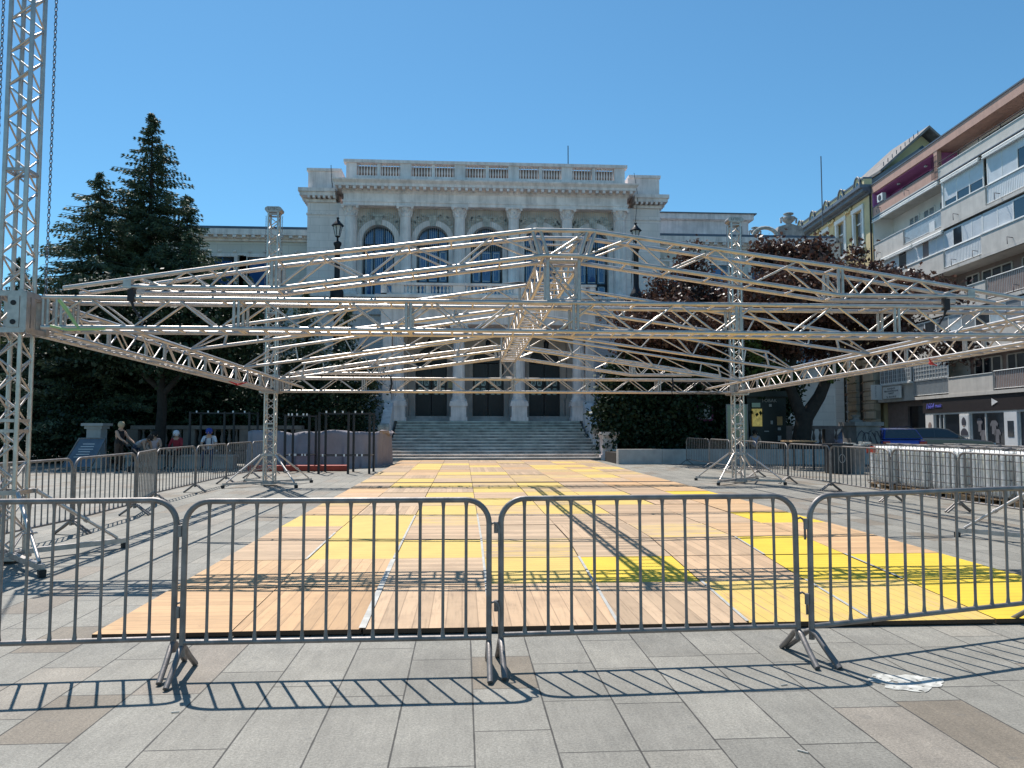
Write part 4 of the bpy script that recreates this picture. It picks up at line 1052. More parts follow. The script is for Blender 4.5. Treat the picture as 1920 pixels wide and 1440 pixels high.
# ================================================================== low planter wall right, garden balustrades
mb = MB(); z = g(31)
a, b_, c = (6.35, 30.9), (9.5, 31.0), (17.5, 29.5)
for (p, q) in (((6.35, 30.9), (8.2, 30.95)), ((8.205, 30.95), (10.4, 30.98)), ((10.405, 30.98), (12.9, 30.6)), ((12.905, 30.6), (15.6, 30.2)), ((15.605, 30.2), (18.0, 29.8))):
    L = math.hypot(q[0] - p[0], q[1] - p[1]); an = math.atan2(q[1] - p[1], q[0] - p[0]); mb.box(((p[0] + q[0]) / 2, (p[1] + q[1]) / 2 + .2, z + .30), (L - .008, .4, .62), an)
props(mb.build('planter_wall', 'concrete'), 'long low pale concrete planter wall on the right below the dark hedge', 'low wall')
mb = MB(); mb.bb(6.35, 17.5, 31.4, 33.8, z, z + .45); props(mb.build('planter_soil', 'bark'), kind='structure')
RB0, RB1, PX0, PX1 = 14.0, 20.5, 16.72, 17.75
def garden_balustrade(x0, x1, y, label, n):
    t = thing('stone_balustrade', label, 'balustrade', ((x0 + x1) / 2, y, g(y)))
    z = g(y)
    mb = MB(); mb.bb(x0, x1, y - .2, y + .2, z, z + .70); mb.build("plinth_wall", "dark_stone", t)
    mb = MB(); mb.bb(x0 - .05, x1 + .05, y - .24, y + .24, z + 1.42, z + 1.58); mb.build("coping", "dark_stone", t)
    L = (x1 - x0) / n
    for i in range(n):
        balustrade_run(x0 + i * L + .25, x0 + (i + 1) * L - .25, y, z + .705, z + 1.415, t, 'dark_stone', n=max(3, int((L - .5) / .28)))
    mb = MB()
    for i in range(n + 1): mb.bb(x0 + i * L - .24, x0 + i * L + .24, y - .18, y + .18, z + .706, z + 1.415)
    split_boxes(mb, 'pier', 'dark_stone', t)
    return t
garden_balustrade(-13.9, -6.9, 33.2, 'shaded stone balustrade behind the seated people, under the dark conifers', 3)
t = garden_balustrade(RB0, RB1, 37.2, 'shaded stone balustrade right of the green kiosk, behind the forked tree', 3)
mb = MB(); z = g(35); mb.bb(PX0, PX1, 31.4, 32.6, z, z + 1.55); mb.bb(PX0 - .12, PX1 + .12, 31.28, 32.72, z + 1.555, z + 1.72); t2 = thing('stone_pier', 'broad stone end pier scrawled with black graffiti, left of the blue car', 'pier', (PX0, 32, z)); mb.build('block', 'pier_stone', t2)
mb = MB(); rr = random.Random(5)
for k in range(4):
    cx_ = PX0 + .2 + k * .26; pts = [(cx_ + .16 * math.cos(t_ * .75 + k) * (1 + .3 * rr.random()), 31.388, z + .95 + .36 * math.sin(t_ * .75 + k * .7) + rr.uniform(-.05, .05)) for t_ in range(9)]
    mb.path(pts, .018, 4)
mb.build('graffiti', 'ink', t2)
mb = MB(); mb.lathe((PX0 + .3, 32, z + 1.725), [(.28, 0), (.30, .06), (.16, .10), (.12, .2), (.2, .26), (.2, .3)], 12); mb.build('urn_base', 'pier_stone', t2)
# pedestal at left with stone base
t = thing('stone_pillar', 'pale stone gate pillar behind the blue A-board', 'pillar', (-13.7, 29.6, g(29.6))); z = g(29.6)
mb = MB(); mb.bb(-14.05, -13.4, 29.2, 29.9, z, z + .45); mb.bb(-13.98, -13.47, 29.3, 29.82, z + .45, z + 1.45); mb.build('shaft', 'concrete', t)
mb = MB(); mb.bb(-14.12, -13.33, 29.15, 29.96, z + 1.56, z + 1.66); mb.bb(-14.04, -13.41, 29.24, 29.88, z + 1.452, z + 1.559); mb.build('cap', 'concrete', t)

# ================================================================== apartment block on the right (local frame: +y = along the facade away from camera, -x = towards the plaza)
AP = thing('apartment_building', 'grey concrete apartment block with balconies, roller shutters and a shop on the ground floor', 'apartment block', (32.75, 49.09, 0), -R(4.289))
NEAR, FAR = -24.0, 10.35
Bz = [3.75, 6.5, 9.4, 12.3, 15.25]
mb = MB(); mb.bb(1.6, 14, NEAR, FAR, 0, 21.2); mb.build('main_wall', 'white_wall', AP, world=False)
mb = MB()
for z in Bz: mb.bb(-.02, 1.62, NEAR, FAR, z, z + .22)
mb.bb(-.02, 1.62, NEAR, FAR, 18.80, 19.0); mb.build('floor_slab', 'concrete_wall', AP, world=False)
def parapet(k, s0, s1, z0, z1, m='concrete_wall', th_=.14, x=0.0):
    mb = MB(); mb.bb(x, x + th_, s0, s1, z0, z1); o = mb.build('parapet', m, AP, world=False)
    mb = MB(); mb.bb(x - .04, x + th_ + .04, s0, s1, z1 + .002, z1 + .05); mb.build('parapet_cap', 'white_paint' if m == 'concrete_wall' else 'roofing', o, world=False)
def railing(s0, s1, z0, z1, glass=None):
    mb = MB(); mb.tube((.04, s0, z1), (.04, s1, z1), .035, 6); mb.tube((.04, s0, z0 + .12), (.04, s1, z0 + .12), .02, 6)
    n = int(abs(s1 - s0) / .16)
    for i in range(n): mb.tube((.04, s0 + (s1 - s0) * (i + .5) / n, z0 + .12), (.04, s0 + (s1 - s0) * (i + .5) / n, z1), .012, 4, cap=False)
    o = mb.build('railing', 'white_paint', AP, world=False)
    if glass:
        mb = MB(); mb.bb(.08, .095, min(s0, s1), max(s0, s1), z0 + .1, z1 - .04); mb.build('rail_panel', glass, o, world=False)
def closed(s0, s1, z0, z1, pat, x=.06, frame='white_paint'):
    """window wall: pat = list of pane materials, spread from far (s1) to near (s0)"""
    n = len(pat); w_ = (s1 - s0) / n
    mb = MB(); mb.bb(x, x + .07, s0, s1, z1 - .10, z1); mb.bb(x, x + .07, s0, s1, z0, z0 + .07)
    for i in range(n + 1): mb.bb(x, x + .07, s0 + i * w_ - .045, s0 + i * w_ + .045, z0 + .071, z1 - .101)
    o = mb.build('window_wall', frame, AP, world=False)
    for i, m in enumerate(pat):
        a = s1 - (i + 1) * w_ + .046; b_ = s1 - i * w_ - .046
        if isinstance(m, tuple): m, part = m
        else: part = None
        zb_ = z0 + .07
        if part:
            mb = MB(); mb.bb(x + .045, x + .06, a, b_, z0 + .07, z0 + .07 + part); mb.build('pane', 'glass', o, world=False); zb_ = z0 + .07 + part
        mb = MB(); mb.bb(x + .02, x + .05, a, b_, zb_, z1 - .1)
        if m in ('shutter',):
            k = int((z1 - .1 - zb_) / .09)
            for j in range(k): mb.bb(x + .012, x + .022, a, b_, zb_ + .01 + j * .09, zb_ + .07 + j * .09)
        mb.build('shutter' if m == 'shutter' else 'pane', m, o, world=False)
def loggia_windows(lst, z0, z1, frame='white_paint', glass='glass', x=1.6):
    for a, b_ in lst:
        mb = MB(); n = max(1, round((b_ - a) / .9)); w_ = (b_ - a) / n
        mb.bb(x - .07, x, a, b_, z1 - .08, z1); mb.bb(x - .07, x, a, b_, z0, z0 + .08)
        for i in range(n + 1): mb.bb(x - .07, x, a + i * w_ - .05, a + i * w_ + .05, z0 + .081, z1 - .081)
        o = mb.build('window', frame, AP, world=False)
        mb = MB(); mb.bb(x - .03, x - .01, a, b_, z0, z1); mb.build('pane', glass, o, world=False)
def awning(s0, s1, z):
    mb = MB(); mb.tube((-.08, s0, z), (-.08, s1, z), .09, 10); mb.bb(-.20, -.05, s0, s1, z - .20, z - .13); mb.build('awning_roll', 'white_paint', AP, world=False)
# roof band and top floor
mb = MB(); mb.bb(-.05, 1.7, NEAR, FAR, 20.95, 21.62); mb.build('roof_band', 'pink_band', AP, world=False)
mb = MB(); mb.bb(-.10, 14, NEAR, FAR + .05, 21.625, 21.72); mb.build('roof_edge', 'roofing', AP, world=False)
mb = MB(); mb.bb(1.45, 1.595, 1.0, FAR, 19.0, 20.95); mb.bb(0.0, 1.44, FAR - .12, FAR, 19.0, 20.95); mb.bb(0.1, 1.44, 1.0, FAR - .13, 20.90, 20.949); mb.bb(.3, 1.44, .95, 1.05, 19.0, 20.89); mb.build('magenta_recess', 'magenta_wall', AP, world=False)
mb = MB(); mb.bb(-.03, .28, .62, 1.04, 18.9, 20.949); mb.build('divider_pier', 'pink_band', AP, world=False)
parapet(5, 1.05, FAR, 18.86, 19.72, 'pink_band'); parapet(5, NEAR, .60, 18.86, 19.62)
loggia_windows([(4.3, 8.2), (1.3, 3.3)], 19.05, 20.75, 'iron', 'glass', 1.44)
loggia_windows([(-6.2, -1.9), (-12.0, -7.2), (-18, -13)], 19.05, 20.75, 'iron', 'glass')
mb = MB(); mb.tube((.0, NEAR, 20.0), (.0, .5, 20.0), .03, 6)
for i in range(10): mb.tube((.0, .3 - i * 2.2, 19.6), (.0, .3 - i * 2.2, 20.0), .02, 5)
mb.build('railing', 'iron', AP, world=False)
mb = MB()
for i in range(6): mb.tube((-.12, 1.2 - i * .12, 19.0), (-.12, 1.2 - i * .12, 20.6), .012, 4)
for z in (19.05, 19.8, 20.55): mb.tube((-.12, 1.25, z), (-.12, .5, z), .015, 4)
mb.build('security_grille', 'iron', AP, world=False)
ac = MB(); ac.bb(.02, .32, 8.7, 9.6, 19.95, 20.55); a_ = ac.build('ac_unit', 'white_paint', AP, world=False)
mb = MB(); mb.tube((.015, 9.15, 20.25), (-.01, 9.15, 20.25), .22, 16); mb.build('fan_grille', 'ink', a_, world=False)
for s in (7.4, 3.4):
    mb = MB(); mb.lathe((.7, s, 20.72), [(.02, 0), (.12, .03), (.14, .10), (.06, .17)], 10); mb.build('ceiling_globe', 'lampglass', AP, world=False)
# dark drip edge
mb = MB(); mb.bb(-.12, -.021, NEAR, FAR, 18.80, 18.86); mb.build('drip_edge', 'roofing', AP, world=False)
# floor 4
awning(.5, 10.2, 18.66); awning(-4.2, .1, 18.62); awning(-10.2, -4.6, 18.62); awning(-20, -10.6, 18.62)
loggia_windows([(6.2, 7.6), (4.0, 5.5), (1.2, 3.3)], 16.2, 18.1, 'white_paint', 'curtain')
mb = MB(); mb.bb(.0, 1.6, FAR - .1, FAR, 15.4, 18.8); mb.bb(.02, 1.6, .12, .30, 15.4, 18.7); split_boxes(mb, 'side_wall', 'white_wall', AP, world=False)
parapet(4, 5.6, FAR, 15.25, 16.68); railing(5.55, .45, 15.45, 16.68, 'bluerail'); parapet(4, -4.55, .42, 15.25, 16.68); railing(-4.6, -11, 15.45, 16.70, 'shutter'); parapet(4, NEAR, -11.0, 15.25, 16.68)
closed(-4.3, .05, 16.74, 18.55, [('shutter', .35), ('shutter', .55), ('shutter', .55)]); closed(-10.4, -4.75, 16.74, 18.55, ['shutter', 'shutter', ('shutter', 1.1), ('shutter', .3)]); closed(-20, -10.8, 16.74, 18.55, ['shutter', 'glass', 'shutter', 'glass', 'shutter'])
mb = MB(); mb.bb(.02, .5, 1.3, 2.0, 15.5, 16.2); c_ = mb.build('ac_unit', 'white_paint', AP, world=False)
# floor 3
awning(4.2, 9.0, 15.15); awning(.2, 4.0, 15.15)
parapet(3, .3, FAR, 12.3, 13.78); railing(.25, -3.9, 12.5, 13.80, 'shutter'); parapet(3, NEAR, -3.95, 12.3, 13.78)
closed(4.1, 10.2, 13.84, 15.1, ['shutter', 'shutter', 'shutter', 'glass', 'shutter']); closed(.35, 4.0, 13.84, 15.1, ['shutter', 'magenta_wall' if False else 'soffit', 'shutter', 'shutter'])
closed(-4.0, .25, 13.84, 15.1, ['shutter', 'glass', 'shutter', 'shutter']); closed(-10, -4.1, 13.84, 15.1, ['shutter', 'shutter', 'glass', 'shutter']); closed(-20, -10.1, 13.84, 15.1, ['shutter', 'glass', 'shutter', 'glass', 'shutter'])
# floor 2
parapet(2, -4.2, FAR, 9.4, 10.85); railing(-4.3, -10.5, 9.6, 10.95, 'soffit'); parapet(2, NEAR, -10.6, 9.4, 10.85)
mb = MB(); mb.bb(1.5, 1.595, -12, 1.5, 9.7, 12.3); mb.bb(.2, 1.49, 1.5, 1.6, 9.7, 12.3); mb.build('brown_recess', 'soffit', AP, world=False)
loggia_windows([(-4.6, -1.6), (-1.2, .2), (-9.4, -5.6), (-18, -11)], 10.2, 12.0, 'concrete_wall', 'glass', 1.49)
closed(1.7, 10.2, 10.92, 12.25, ['shutter', 'glass', 'shutter', 'shutter', 'glass', 'shutter'])
# floor 1
parapet(1, NEAR, FAR, 6.5, 8.0); closed(1.7, 10.2, 8.06, 9.3, ['glass', 'curtain', 'glass', 'shutter', 'curtain', 'glass']); closed(-12, 1.6, 8.06, 9.3, ['curtain', 'bluerail', 'curtain', 'glass', 'bluerail', 'curtain', 'bluerail', 'curtain', 'glass'])
# floor 0
mb = MB(); mb.bb(-.25, .1, 4.9, 9.6, 5.05, 5.16); mb.build('sill', 'white_paint', AP, world=False)
closed(4.9, 9.6, 5.17, 6.45, ['curtain'] * 7, -.15); closed(.3, 4.8, 5.17, 6.45, ['curtain'] * 6, .0)
mb = MB(); 
for s in [4.9 + 4.7 * i / 14 for i in range(15)]: mb.bb(-.17, -.152, s - .012, s + .012, 5.2, 6.4)
for s in [.3 + 4.5 * i / 12 for i in range(13)]: mb.bb(-.02, -.002, s - .012, s + .012, 5.2, 6.4)
for z in (5.5, 5.8, 6.1): mb.bb(-.165, -.151, 4.95, 9.55, z, z + .02); mb.bb(-.015, -.001, .35, 4.75, z, z + .02)
mb.build('glazing_bars', 'white_paint', AP, world=False)
parapet(0, 4.85, FAR, 3.75, 5.0); railing(4.8, .3, 3.95, 5.12, 'curtain'); parapet(0, -4.6, .25, 3.75, 5.05); railing(-4.65, -9.5, 3.95, 5.15, 'soffit'); parapet(0, NEAR, -9.6, 3.75, 5.05)
mb = MB(); mb.bb(1.5, 1.595, -12, .2, 4.0, 6.5); mb.build('brown_recess', 'soffit', AP, world=False)
loggia_windows([(-3.2, -.4), (-7.2, -3.8), (-11.4, -8)], 4.3, 6.3, 'concrete_wall', 'glass', 1.49)
for z, ss in ((15.3, (9.2, 4.7, -1.6, -6.0)), (12.35, (8.5, -3.6, -1.2, -7)), (9.45, (-3, -7.4, -9)), (18.9, (9.0, 4.6)), (6.55, (-3, -8))):
    for s in ss:
        mb = MB(); mb.path([(0, s, z + .5), (-.35, s, z + .55), (-.36, s - .05, z + .1)], .025, 5); mb.build('awning_bracket', 'ink', AP, world=False)
M['blue_letters'] = mat('blue_shop_letters', (0.22, 0.22, 0.75), 0.4)
# ground floor shop
mb = MB(); mb.bb(.75, 1.6, 7.2, FAR, 0, 3.75); mb.bb(.75, 1.6, 3.45, 7.2, 0, 1.7); mb.bb(.75, 1.6, 3.45, 7.2, 3.35, 3.75); mb.build('ground_wall', 'soffit', AP, world=False)
mb = MB(); mb.bb(.9, 1.0, 3.45, 7.2, 1.7, 3.35); mb.build('dark_window', 'glass', AP, world=False)
mb = MB(); mb.bb(0.050, 0.290, NEAR, 3.7, 2.75, 3.749); fas = mb.build('shop_fascia', 'darkshop', AP, world=False)
mb = MB(); mb.bb(0.100, 0.300, NEAR, 3.5, 2.62, 2.745); mb.bb(0.100, 0.350, NEAR, 3.5, 0, .62)
for s in (3.45, 2.35, 1.75, 1.25, -.72, -1.9, -3.45, -5.4, -6.65, -9.0, -11.5, -14): mb.bb(0.150, 0.270, s - .032, s + .032, .621, 2.619)
mb.build('shop_frame', 'white_paint', AP, world=False)
mb = MB(); mb.bb(0.250, 0.265, NEAR, 3.5, .6, 2.62); mb.build('shop_glass', 'glass', AP, world=False)
text_mesh('shop_lettering', '1664', .52, 'blue_letters', fas, (.03, 2.75, 3.22), (math.pi / 2, 0, -math.pi / 2), .02, shear=.3)
text_mesh('shop_lettering', 'music', .36, 'blue_letters', fas, (.03, 1.65, 3.24), (math.pi / 2, 0, -math.pi / 2), .02, shear=.25)
mb = MB(); mb.add([(.02, -4.35, 3.5), (.02, -4.35, 3.05), (.02, -4.95, 3.27)], [(0, 1, 2)]); mb.add([(.04, -4.35, 3.5), (.04, -4.35, 3.05), (.04, -4.95, 3.27)], [(2, 1, 0)]); mb.build('arrow_mark', 'white_clamp', fas, world=False)
mb = MB(); mb.bb(0.070, 0.150, -1.85, -.78, .35, 2.62); M['skinprint'] = mat('printed_face', (.45, .36, .32), .6); pn = mb.build('poster_pillar', 'white_wall', AP, world=False)
mb = MB(); mb.bb(0.055, 0.069, -1.78, -.85, 1.22, 2.52); mb.build('poster_background', 'shutter', pn, world=False)
mb = MB(); mb.lathe((0.050, -1.30, 1.95), [(.02, -.22), (.16, -.12), (.2, .05), (.14, .22), (.02, .28)], 14, sx=.05); mb.build('poster_face', 'skinprint', pn, world=False)
mb = MB(); mb.lathe((0.045, -1.30, 2.1), [(.22, -.22), (.25, -.05), (.22, .12), (.10, .26), (.01, .3)], 14, sx=.04); mb.lathe((0.045, -1.32, 1.22), [(.42, .0), (.40, .22), (.22, .40), (.08, .45)], 14, sx=.03); mb.build('poster_figure', 'ink', pn, world=False)
text_mesh('poster_lettering', '1664', .34, 'ink', pn, (.065, -1.3, .95), (math.pi / 2, 0, -math.pi / 2), .004, shear=.3)
mb = MB(); mb.bb(0.070, 0.150, -6.6, -5.42, .35, 2.62); pl = mb.build('white_pillar', 'shutter', AP, world=False)
mb = MB(); mb.bb(0.050, 0.069, -6.3, -5.75, 1.15, 2.1); mb.build('screen', 'glass', pl, world=False)
mb = MB(); mb.bb(0.070, 0.150, 2.4, 3.42, .35, 2.62); pn2 = mb.build('poster_pillar', 'white_wall', AP, world=False)
mb = MB(); mb.lathe((0.065, 2.85, 1.5), [(.05, -.5), (.3, -.3), (.2, .1), (.25, .4), (.1, .6)], 10, sx=.03); mb.build('poster_figure', 'soffit', pn2, world=False)
M['shirt'] = mat('dim_shop_shirt', (.15, .15, .17), .8)
for s, z, w_ in ((-2.75, 1.9, .26), (-3.05, 1.15, .3), (-4.2, 1.75, .35), (-4.5, 1.2, .3)):
    mb = MB(); mb.prismx([(s - w_ * .6, z - .45), (s + w_ * .6, z - .45), (s + w_ * .58, z + .12), (s + w_ * .9, z + .0), (s + w_ * 1.1, z + .16), (s + w_ * .6, z + .38), (s + w_ * .2, z + .40), (s - w_ * .2, z + .40), (s - w_ * .6, z + .38), (s - w_ * 1.1, z + .16), (s - w_ * .9, z + .0), (s - w_ * .58, z + .12)], .21, .235); mb.build('displayed_shirt', 'shirt', AP, world=False)
# signs fixed to the wall
sg = MB(); sg.bb(-.32, -.16, 6.25, 8.85, 4.0, 4.92); s_ = sg.build('wall_sign', 'white_paint', AP, world=False)
for i, (tx, sz) in enumerate((('AGENCIJA ZA', .20), ('KNJIGOVODSTVENE USLUGE', .17), ('"BONITET"', .18), ('Tel. : 061 65 49 42', .20))):
    text_mesh('sign_lettering', tx, sz, 'ink', s_, (-.325, 7.55, 4.75 - i * .19 - (.06 if i == 3 else 0)), (math.pi / 2, 0, -math.pi / 2), .004)
sg = MB(); sg.bb(-1.05, -.25, 9.15, 9.35, 3.95, 5.15); s2_ = sg.build('projecting_sign', 'white_wall', AP, world=False)
for i, ch in enumerate('ADVOKAT'): text_mesh('sign_lettering', ch, .15, 'ink', s2_, (-.75, 9.14, 5.02 - i * .15), (math.pi / 2, 0, 0), .004)
mb = MB(); mb.tube((8, .5, 21.7), (8, .5, 24.6), .03, 5); mb.tube((8, 2.0, 23.2), (8, -1.4, 24.0), .015, 4); mb.tube((8, .5, 22.8), (8, -1.6, 22.9), .015, 4); mb.tube((8, 1.2, 23.5), (8, -.4, 23.3), .015, 4)
mb.build('roof_aerial', 'roofing', AP, world=False)

# ================================================================== yellow building
YB = thing('yellow_building', 'yellow plastered old building with rusticated stone ground floor, left of the grey apartment block', 'town house', (32.75, 49.09, 0), -R(4.289))
f0, f1 = 10.42, 30.0
wins = [(11.95, 14.05), (15.45, 17.6), (19.2, 21.0), (23.0, 24.8), (26.6, 28.4)]
mb = MB(); edges = [f0] + [v for a in wins for v in a] + [f1]
for k in range(0, len(edges), 2): mb.bb(0, .5, edges[k], edges[k + 1], 8.1, 21.3)
for a, b_ in wins: mb.bb(0, .5, a + .001, b_ - .001, 20.25, 21.3); mb.bb(0, .5, a + .001, b_ - .001, 14.6, 17.1); mb.bb(0, .5, a + .001, b_ - .001, 8.1, 10.6)
mb.bb(.5, 12, f0, f1, 0, 21.3); mb.build('main_wall', 'yellow_wall', YB, world=False)
for a, b_ in wins:
    for z0, z1 in ((17.1, 20.25), (10.6, 14.6)):
        mb = MB(); a2, b2 = a + .25, b_ - .25
        mb.bb(-.10, .12, a - .05, a2, z0, z1); mb.bb(-.10, .12, b2, b_ + .05, z0, z1); mb.bb(-.14, .12, a - .12, b_ + .12, z1 + .001, z1 + .35); mb.bb(-.22, .12, a - .15, b_ + .15, z0 - .25, z0 - .001); mb.bb(-.06, .1, a + .1, b_ - .1, z0 - .9, z0 - .3)
        m_ = (a + b_) / 2; mb.bb(.2, .28, m_ - .05, m_ + .05, z0, z1); mb.bb(.2, .28, a2, b2, z0 + (z1 - z0) * .66, z0 + (z1 - z0) * .7)
        o = mb.build('window', 'white_paint', YB, world=False)
        mb = MB(); mb.bb(.3, .33, a2, b2, z0, z1); mb.build('pane', 'curtain', o, world=False)
mb = MB()
for s in (14.75, 18.4, 22.0, 25.7, 11.2): mb.bb(-.04, -.001, s - .35, s + .35, 8.3, 20.3)
for s in (14.75, 18.4, 22.0, 25.7):
    mb.path([(-.1, s + .6, 20.9), (-.22, s + .3, 20.6), (-.2, s, 20.75), (-.22, s - .3, 20.6), (-.1, s - .6, 20.9)], .12, 6)
mb.build('wall_ornament', 'yellow_wall', YB, world=False)
mb = MB(); mb.bb(-.25, .5, f0, f1, 21.0, 21.2); mb.bb(-.75, .5, f0 + .0, f1, 21.201, 21.5); mb.bb(-1.0, .5, f0 - .02, f1, 21.501, 21.78); mb.build('cornice', 'roofing', YB, world=False)
mb = MB(); mb.bb(-.35, .3, f0 + .6, f1, 21.781, 22.45); mb.build('attic', 'yellow_wall', YB, world=False)
for s in (12.1, 15.4, 18.7, 22.0, 25.3, 28.4):
    mb = MB(); pts = [(s + .62 * math.cos(math.pi * k / 12), 21.9 + 1.0 * math.sin(math.pi * k / 12)) for k in range(13)]
    mb.prismx([(s + .62, 21.785)] + pts + [(s - .62, 21.785)], -.42, -.1); o = mb.build('dormer', 'yellow_wall', YB, world=False)
    mb = MB(); mb.path([(-.44, y_, z_) for y_, z_ in pts], .09, 6); mb.build('dormer_roof', 'roofing', o, world=False)
    mb = MB(); mb.tube((-.45, s, 22.2), (-.43, s, 22.2), .25, 14); mb.build('dormer_window', 'glass', o, world=False)
mb = MB(); mb.prismx([(f0 + .6, 22.46), (f1, 22.46), (f1, 22.6), (f0 + .6, 22.6)], -.4, .35); mb.build('attic_cap', 'roofing', YB, world=False)
mb = MB(); mb.prism([(.35, 22.45), (5, 25.5), (10, 25.5), (12, 22.45)], f0 + 2, f1); mb.build('roof', 'roofing', YB, world=False)
wl = [(12.4, 13.7), (15.5, 16.9), (19.3, 20.7), (23.2, 24.6), (26.8, 28.2)]
mb = MB(); ed = [f0] + [v for a in wl for v in a] + [f1]
for k in range(0, len(ed), 2): mb.bb(-.18, .2, ed[k], ed[k + 1], 0, 8.1)
for a, b_ in wl: mb.bb(-.18, .2, a + .001, b_ - .001, 0, 1.9); mb.bb(-.18, .2, a + .001, b_ - .001, 7.0, 8.1)
mb.build('rusticated_base', 'beige_block', YB, world=False)
mb = MB(); 
for a, b_ in zip([f0] + [w_[1] for w_ in wl], [w_[0] for w_ in wl] + [f1]):
    mb = MB()
    for j in range(9): mb.bb(-.30, -.181, a + .04, b_ - .04, .9 + j * .78, .9 + j * .78 + .66)
    mb.build('stone_blocks', 'beige_block', YB, world=False)
for a, b_ in wl:
    mb = MB(); mb.bb(.0, .05, a, b_, 1.9, 7.0); o = mb.build('tall_window', 'soffit', YB, world=False)
    mb = MB(); mb.bb(-.02, -.004, a + .15, b_ - .15, 2.1, 4.6); mb.bb(-.02, -.004, a + .15, b_ - .15, 4.8, 6.8); mb.build('pane', 'glass', o, world=False)
mb = MB(); mb.bb(-.35, .2, f0, f1, 8.101, 8.4); mb.build('string_course', 'beige_block', YB, world=False)
mb = MB(); mb.tube((-.1, f0 + .12, 8), (-.1, f0 + .12, 21), .07, 8); mb.build('downpipe', 'iron', YB, world=False)
# gable building behind
gb = thing('gabled_house', 'pale yellow gable with wide eaves rising behind the salmon roof band', 'house', (41, 63, 0))
mb = MB(); mb.prism([(37.4, 8), (37.4, 24.9), (40.95, 27.9), (44.5, 24.9), (44.5, 8)], 64.2, 68.5); mb.build('gable_wall', 'yellow_wall', gb)
mb = MB()
for s in (-1, 1):
    X = lambda d: 40.95 + s * d
    mb.add([(X(0), 63, 28.4), (X(4.6), 63, 24.3), (X(4.6), 69, 24.3), (X(0), 69, 28.4), (X(0), 63, 28.15), (X(4.6), 63, 24.05), (X(4.6), 69, 24.05), (X(0), 69, 28.15)], [(0, 1, 2, 3), (7, 6, 5, 4), (0, 4, 5, 1), (1, 5, 6, 2), (2, 6, 7, 3)])
mb.build('roof', 'pier_stone', gb)
mb = MB(); mb.prism([(39.4, 24.5), (39.4, 25.6), (40.95, 27.0), (42.5, 25.6), (42.5, 24.5)], 64.1, 64.19); mb.build('gable_window', 'glass', gb)
mb = MB()
for i in range(9): mb.tube((36.6 + .4 * i, 62.9, 24.6 + .36 * i), (36.6 + .4 * i, 62.9, 24.95 + .36 * i), .04, 4)
mb.build('snow_guard', 'roofing', gb)
# ornate corner with urns
M['old_urn'] = mat('weathered_urn_stone', (.40, .37, .345), .9, 0, .35, 3, .4, 12, .4)
ob = thing('ornate_building', 'baroque grey attic with stone urns seen over the trees left of the yellow building', 'building', (26.5, 62, 0))
mb = MB(); mb.bb(24.0, 31.5, 61, 72, 0, 17.2); mb.build('main_wall', 'stone_wing', ob)
mb = MB(); mb.bb(23.8, 31.7, 60.8, 72, 17.205, 17.6); mb.prism([(26.0, 17.6), (26.2, 18.5), (27.2, 18.8), (28.2, 18.5), (28.5, 17.6)], 60.9, 61.6); mb.build('attic', 'old_urn', ob)
mb = MB(); pts = [(25.0 + 1.0 * math.cos(math.pi * k / 10), 60.8, 17.6 + .75 * math.sin(math.pi * k / 10)) for k in range(11)]; mb.path(pts, .16, 6); mb.build('curved_gable', 'stone_orn', ob)
for x, z, s in ((27.2, 18.6, .68), (24.3, 17.65, .5)):
    mb = MB(); mb.lathe((x, 61.2, z), [(.35 * s, 0), (.2 * s, .15 * s), (.3 * s, .35 * s), (.75 * s, .75 * s), (.8 * s, 1.1 * s), (.35 * s, 1.3 * s), (.3 * s, 1.4 * s), (.6 * s, 1.5 * s), (.62 * s, 1.6 * s), (.2 * s, 1.75 * s)], 14)
    for q in (-1, 1): mb.path([(x + q * .7 * s, 61.2, z + 1.15 * s), (x + q * 1.0 * s, 61.2, z + 1.0 * s), (x + q * .95 * s, 61.2, z + .4 * s)], .12 * s, 6)
    mb.build('urn', 'old_urn', ob)
mb = MB(); mb.tube((32.5, 66, 20), (32.5, 66, 26.5), .05, 5); mb.build('aerial_mast', 'roofing', ob)
# far pale house at the far left and hill
fh = thing('far_house', 'pale low building glimpsed between the trunks at the far left', 'house', (-24, 62, 0))
mb = MB(); mb.bb(-31, -17.5, 60, 70, 0, 6.0); mb.build('main_wall', 'white_wall', fh)
mb = MB()
for i in range(6): 
    for j in range(9): mb.bb(-30.5 + i * 2.2, -29.2 + i * 2.2, 59.93, 59.99, 1.6 + j * .22, 1.72 + j * .22)
mb.build('louvred_shutter', 'shutter', fh)
mb = MB(); mb.prism([(-31.5, 6.0), (-24, 8.5), (-17, 6.0)], 59.5, 70.5); mb.build('roof', 'roofing', fh)
hm = mat('hill_forest', (0.06, 0.10, 0.13), 0.9, 0, .2, .02)
mb = MB(); n = 60; vs = []
for i in range(n + 1):
    x = -900 + 1700 * i / n; h = 78 * math.exp(-((x + 560) / 330) ** 2) + 120 * math.exp(-((x + 330) / 150) ** 2) * .55 + 10 * math.sin(x * .021) + 15
    vs += [(x, 700, -5), (x, 850, h), (x, 1200, h * .8), (x, 1400, -5)]
mb.add(vs, [(4 * i + j, 4 * i + 4 + j, 4 * i + 5 + j, 4 * i + 1 + j) for i in range(n) for j in range(3)], True)
o = mb.build('hills', hm); props(o, kind='structure')

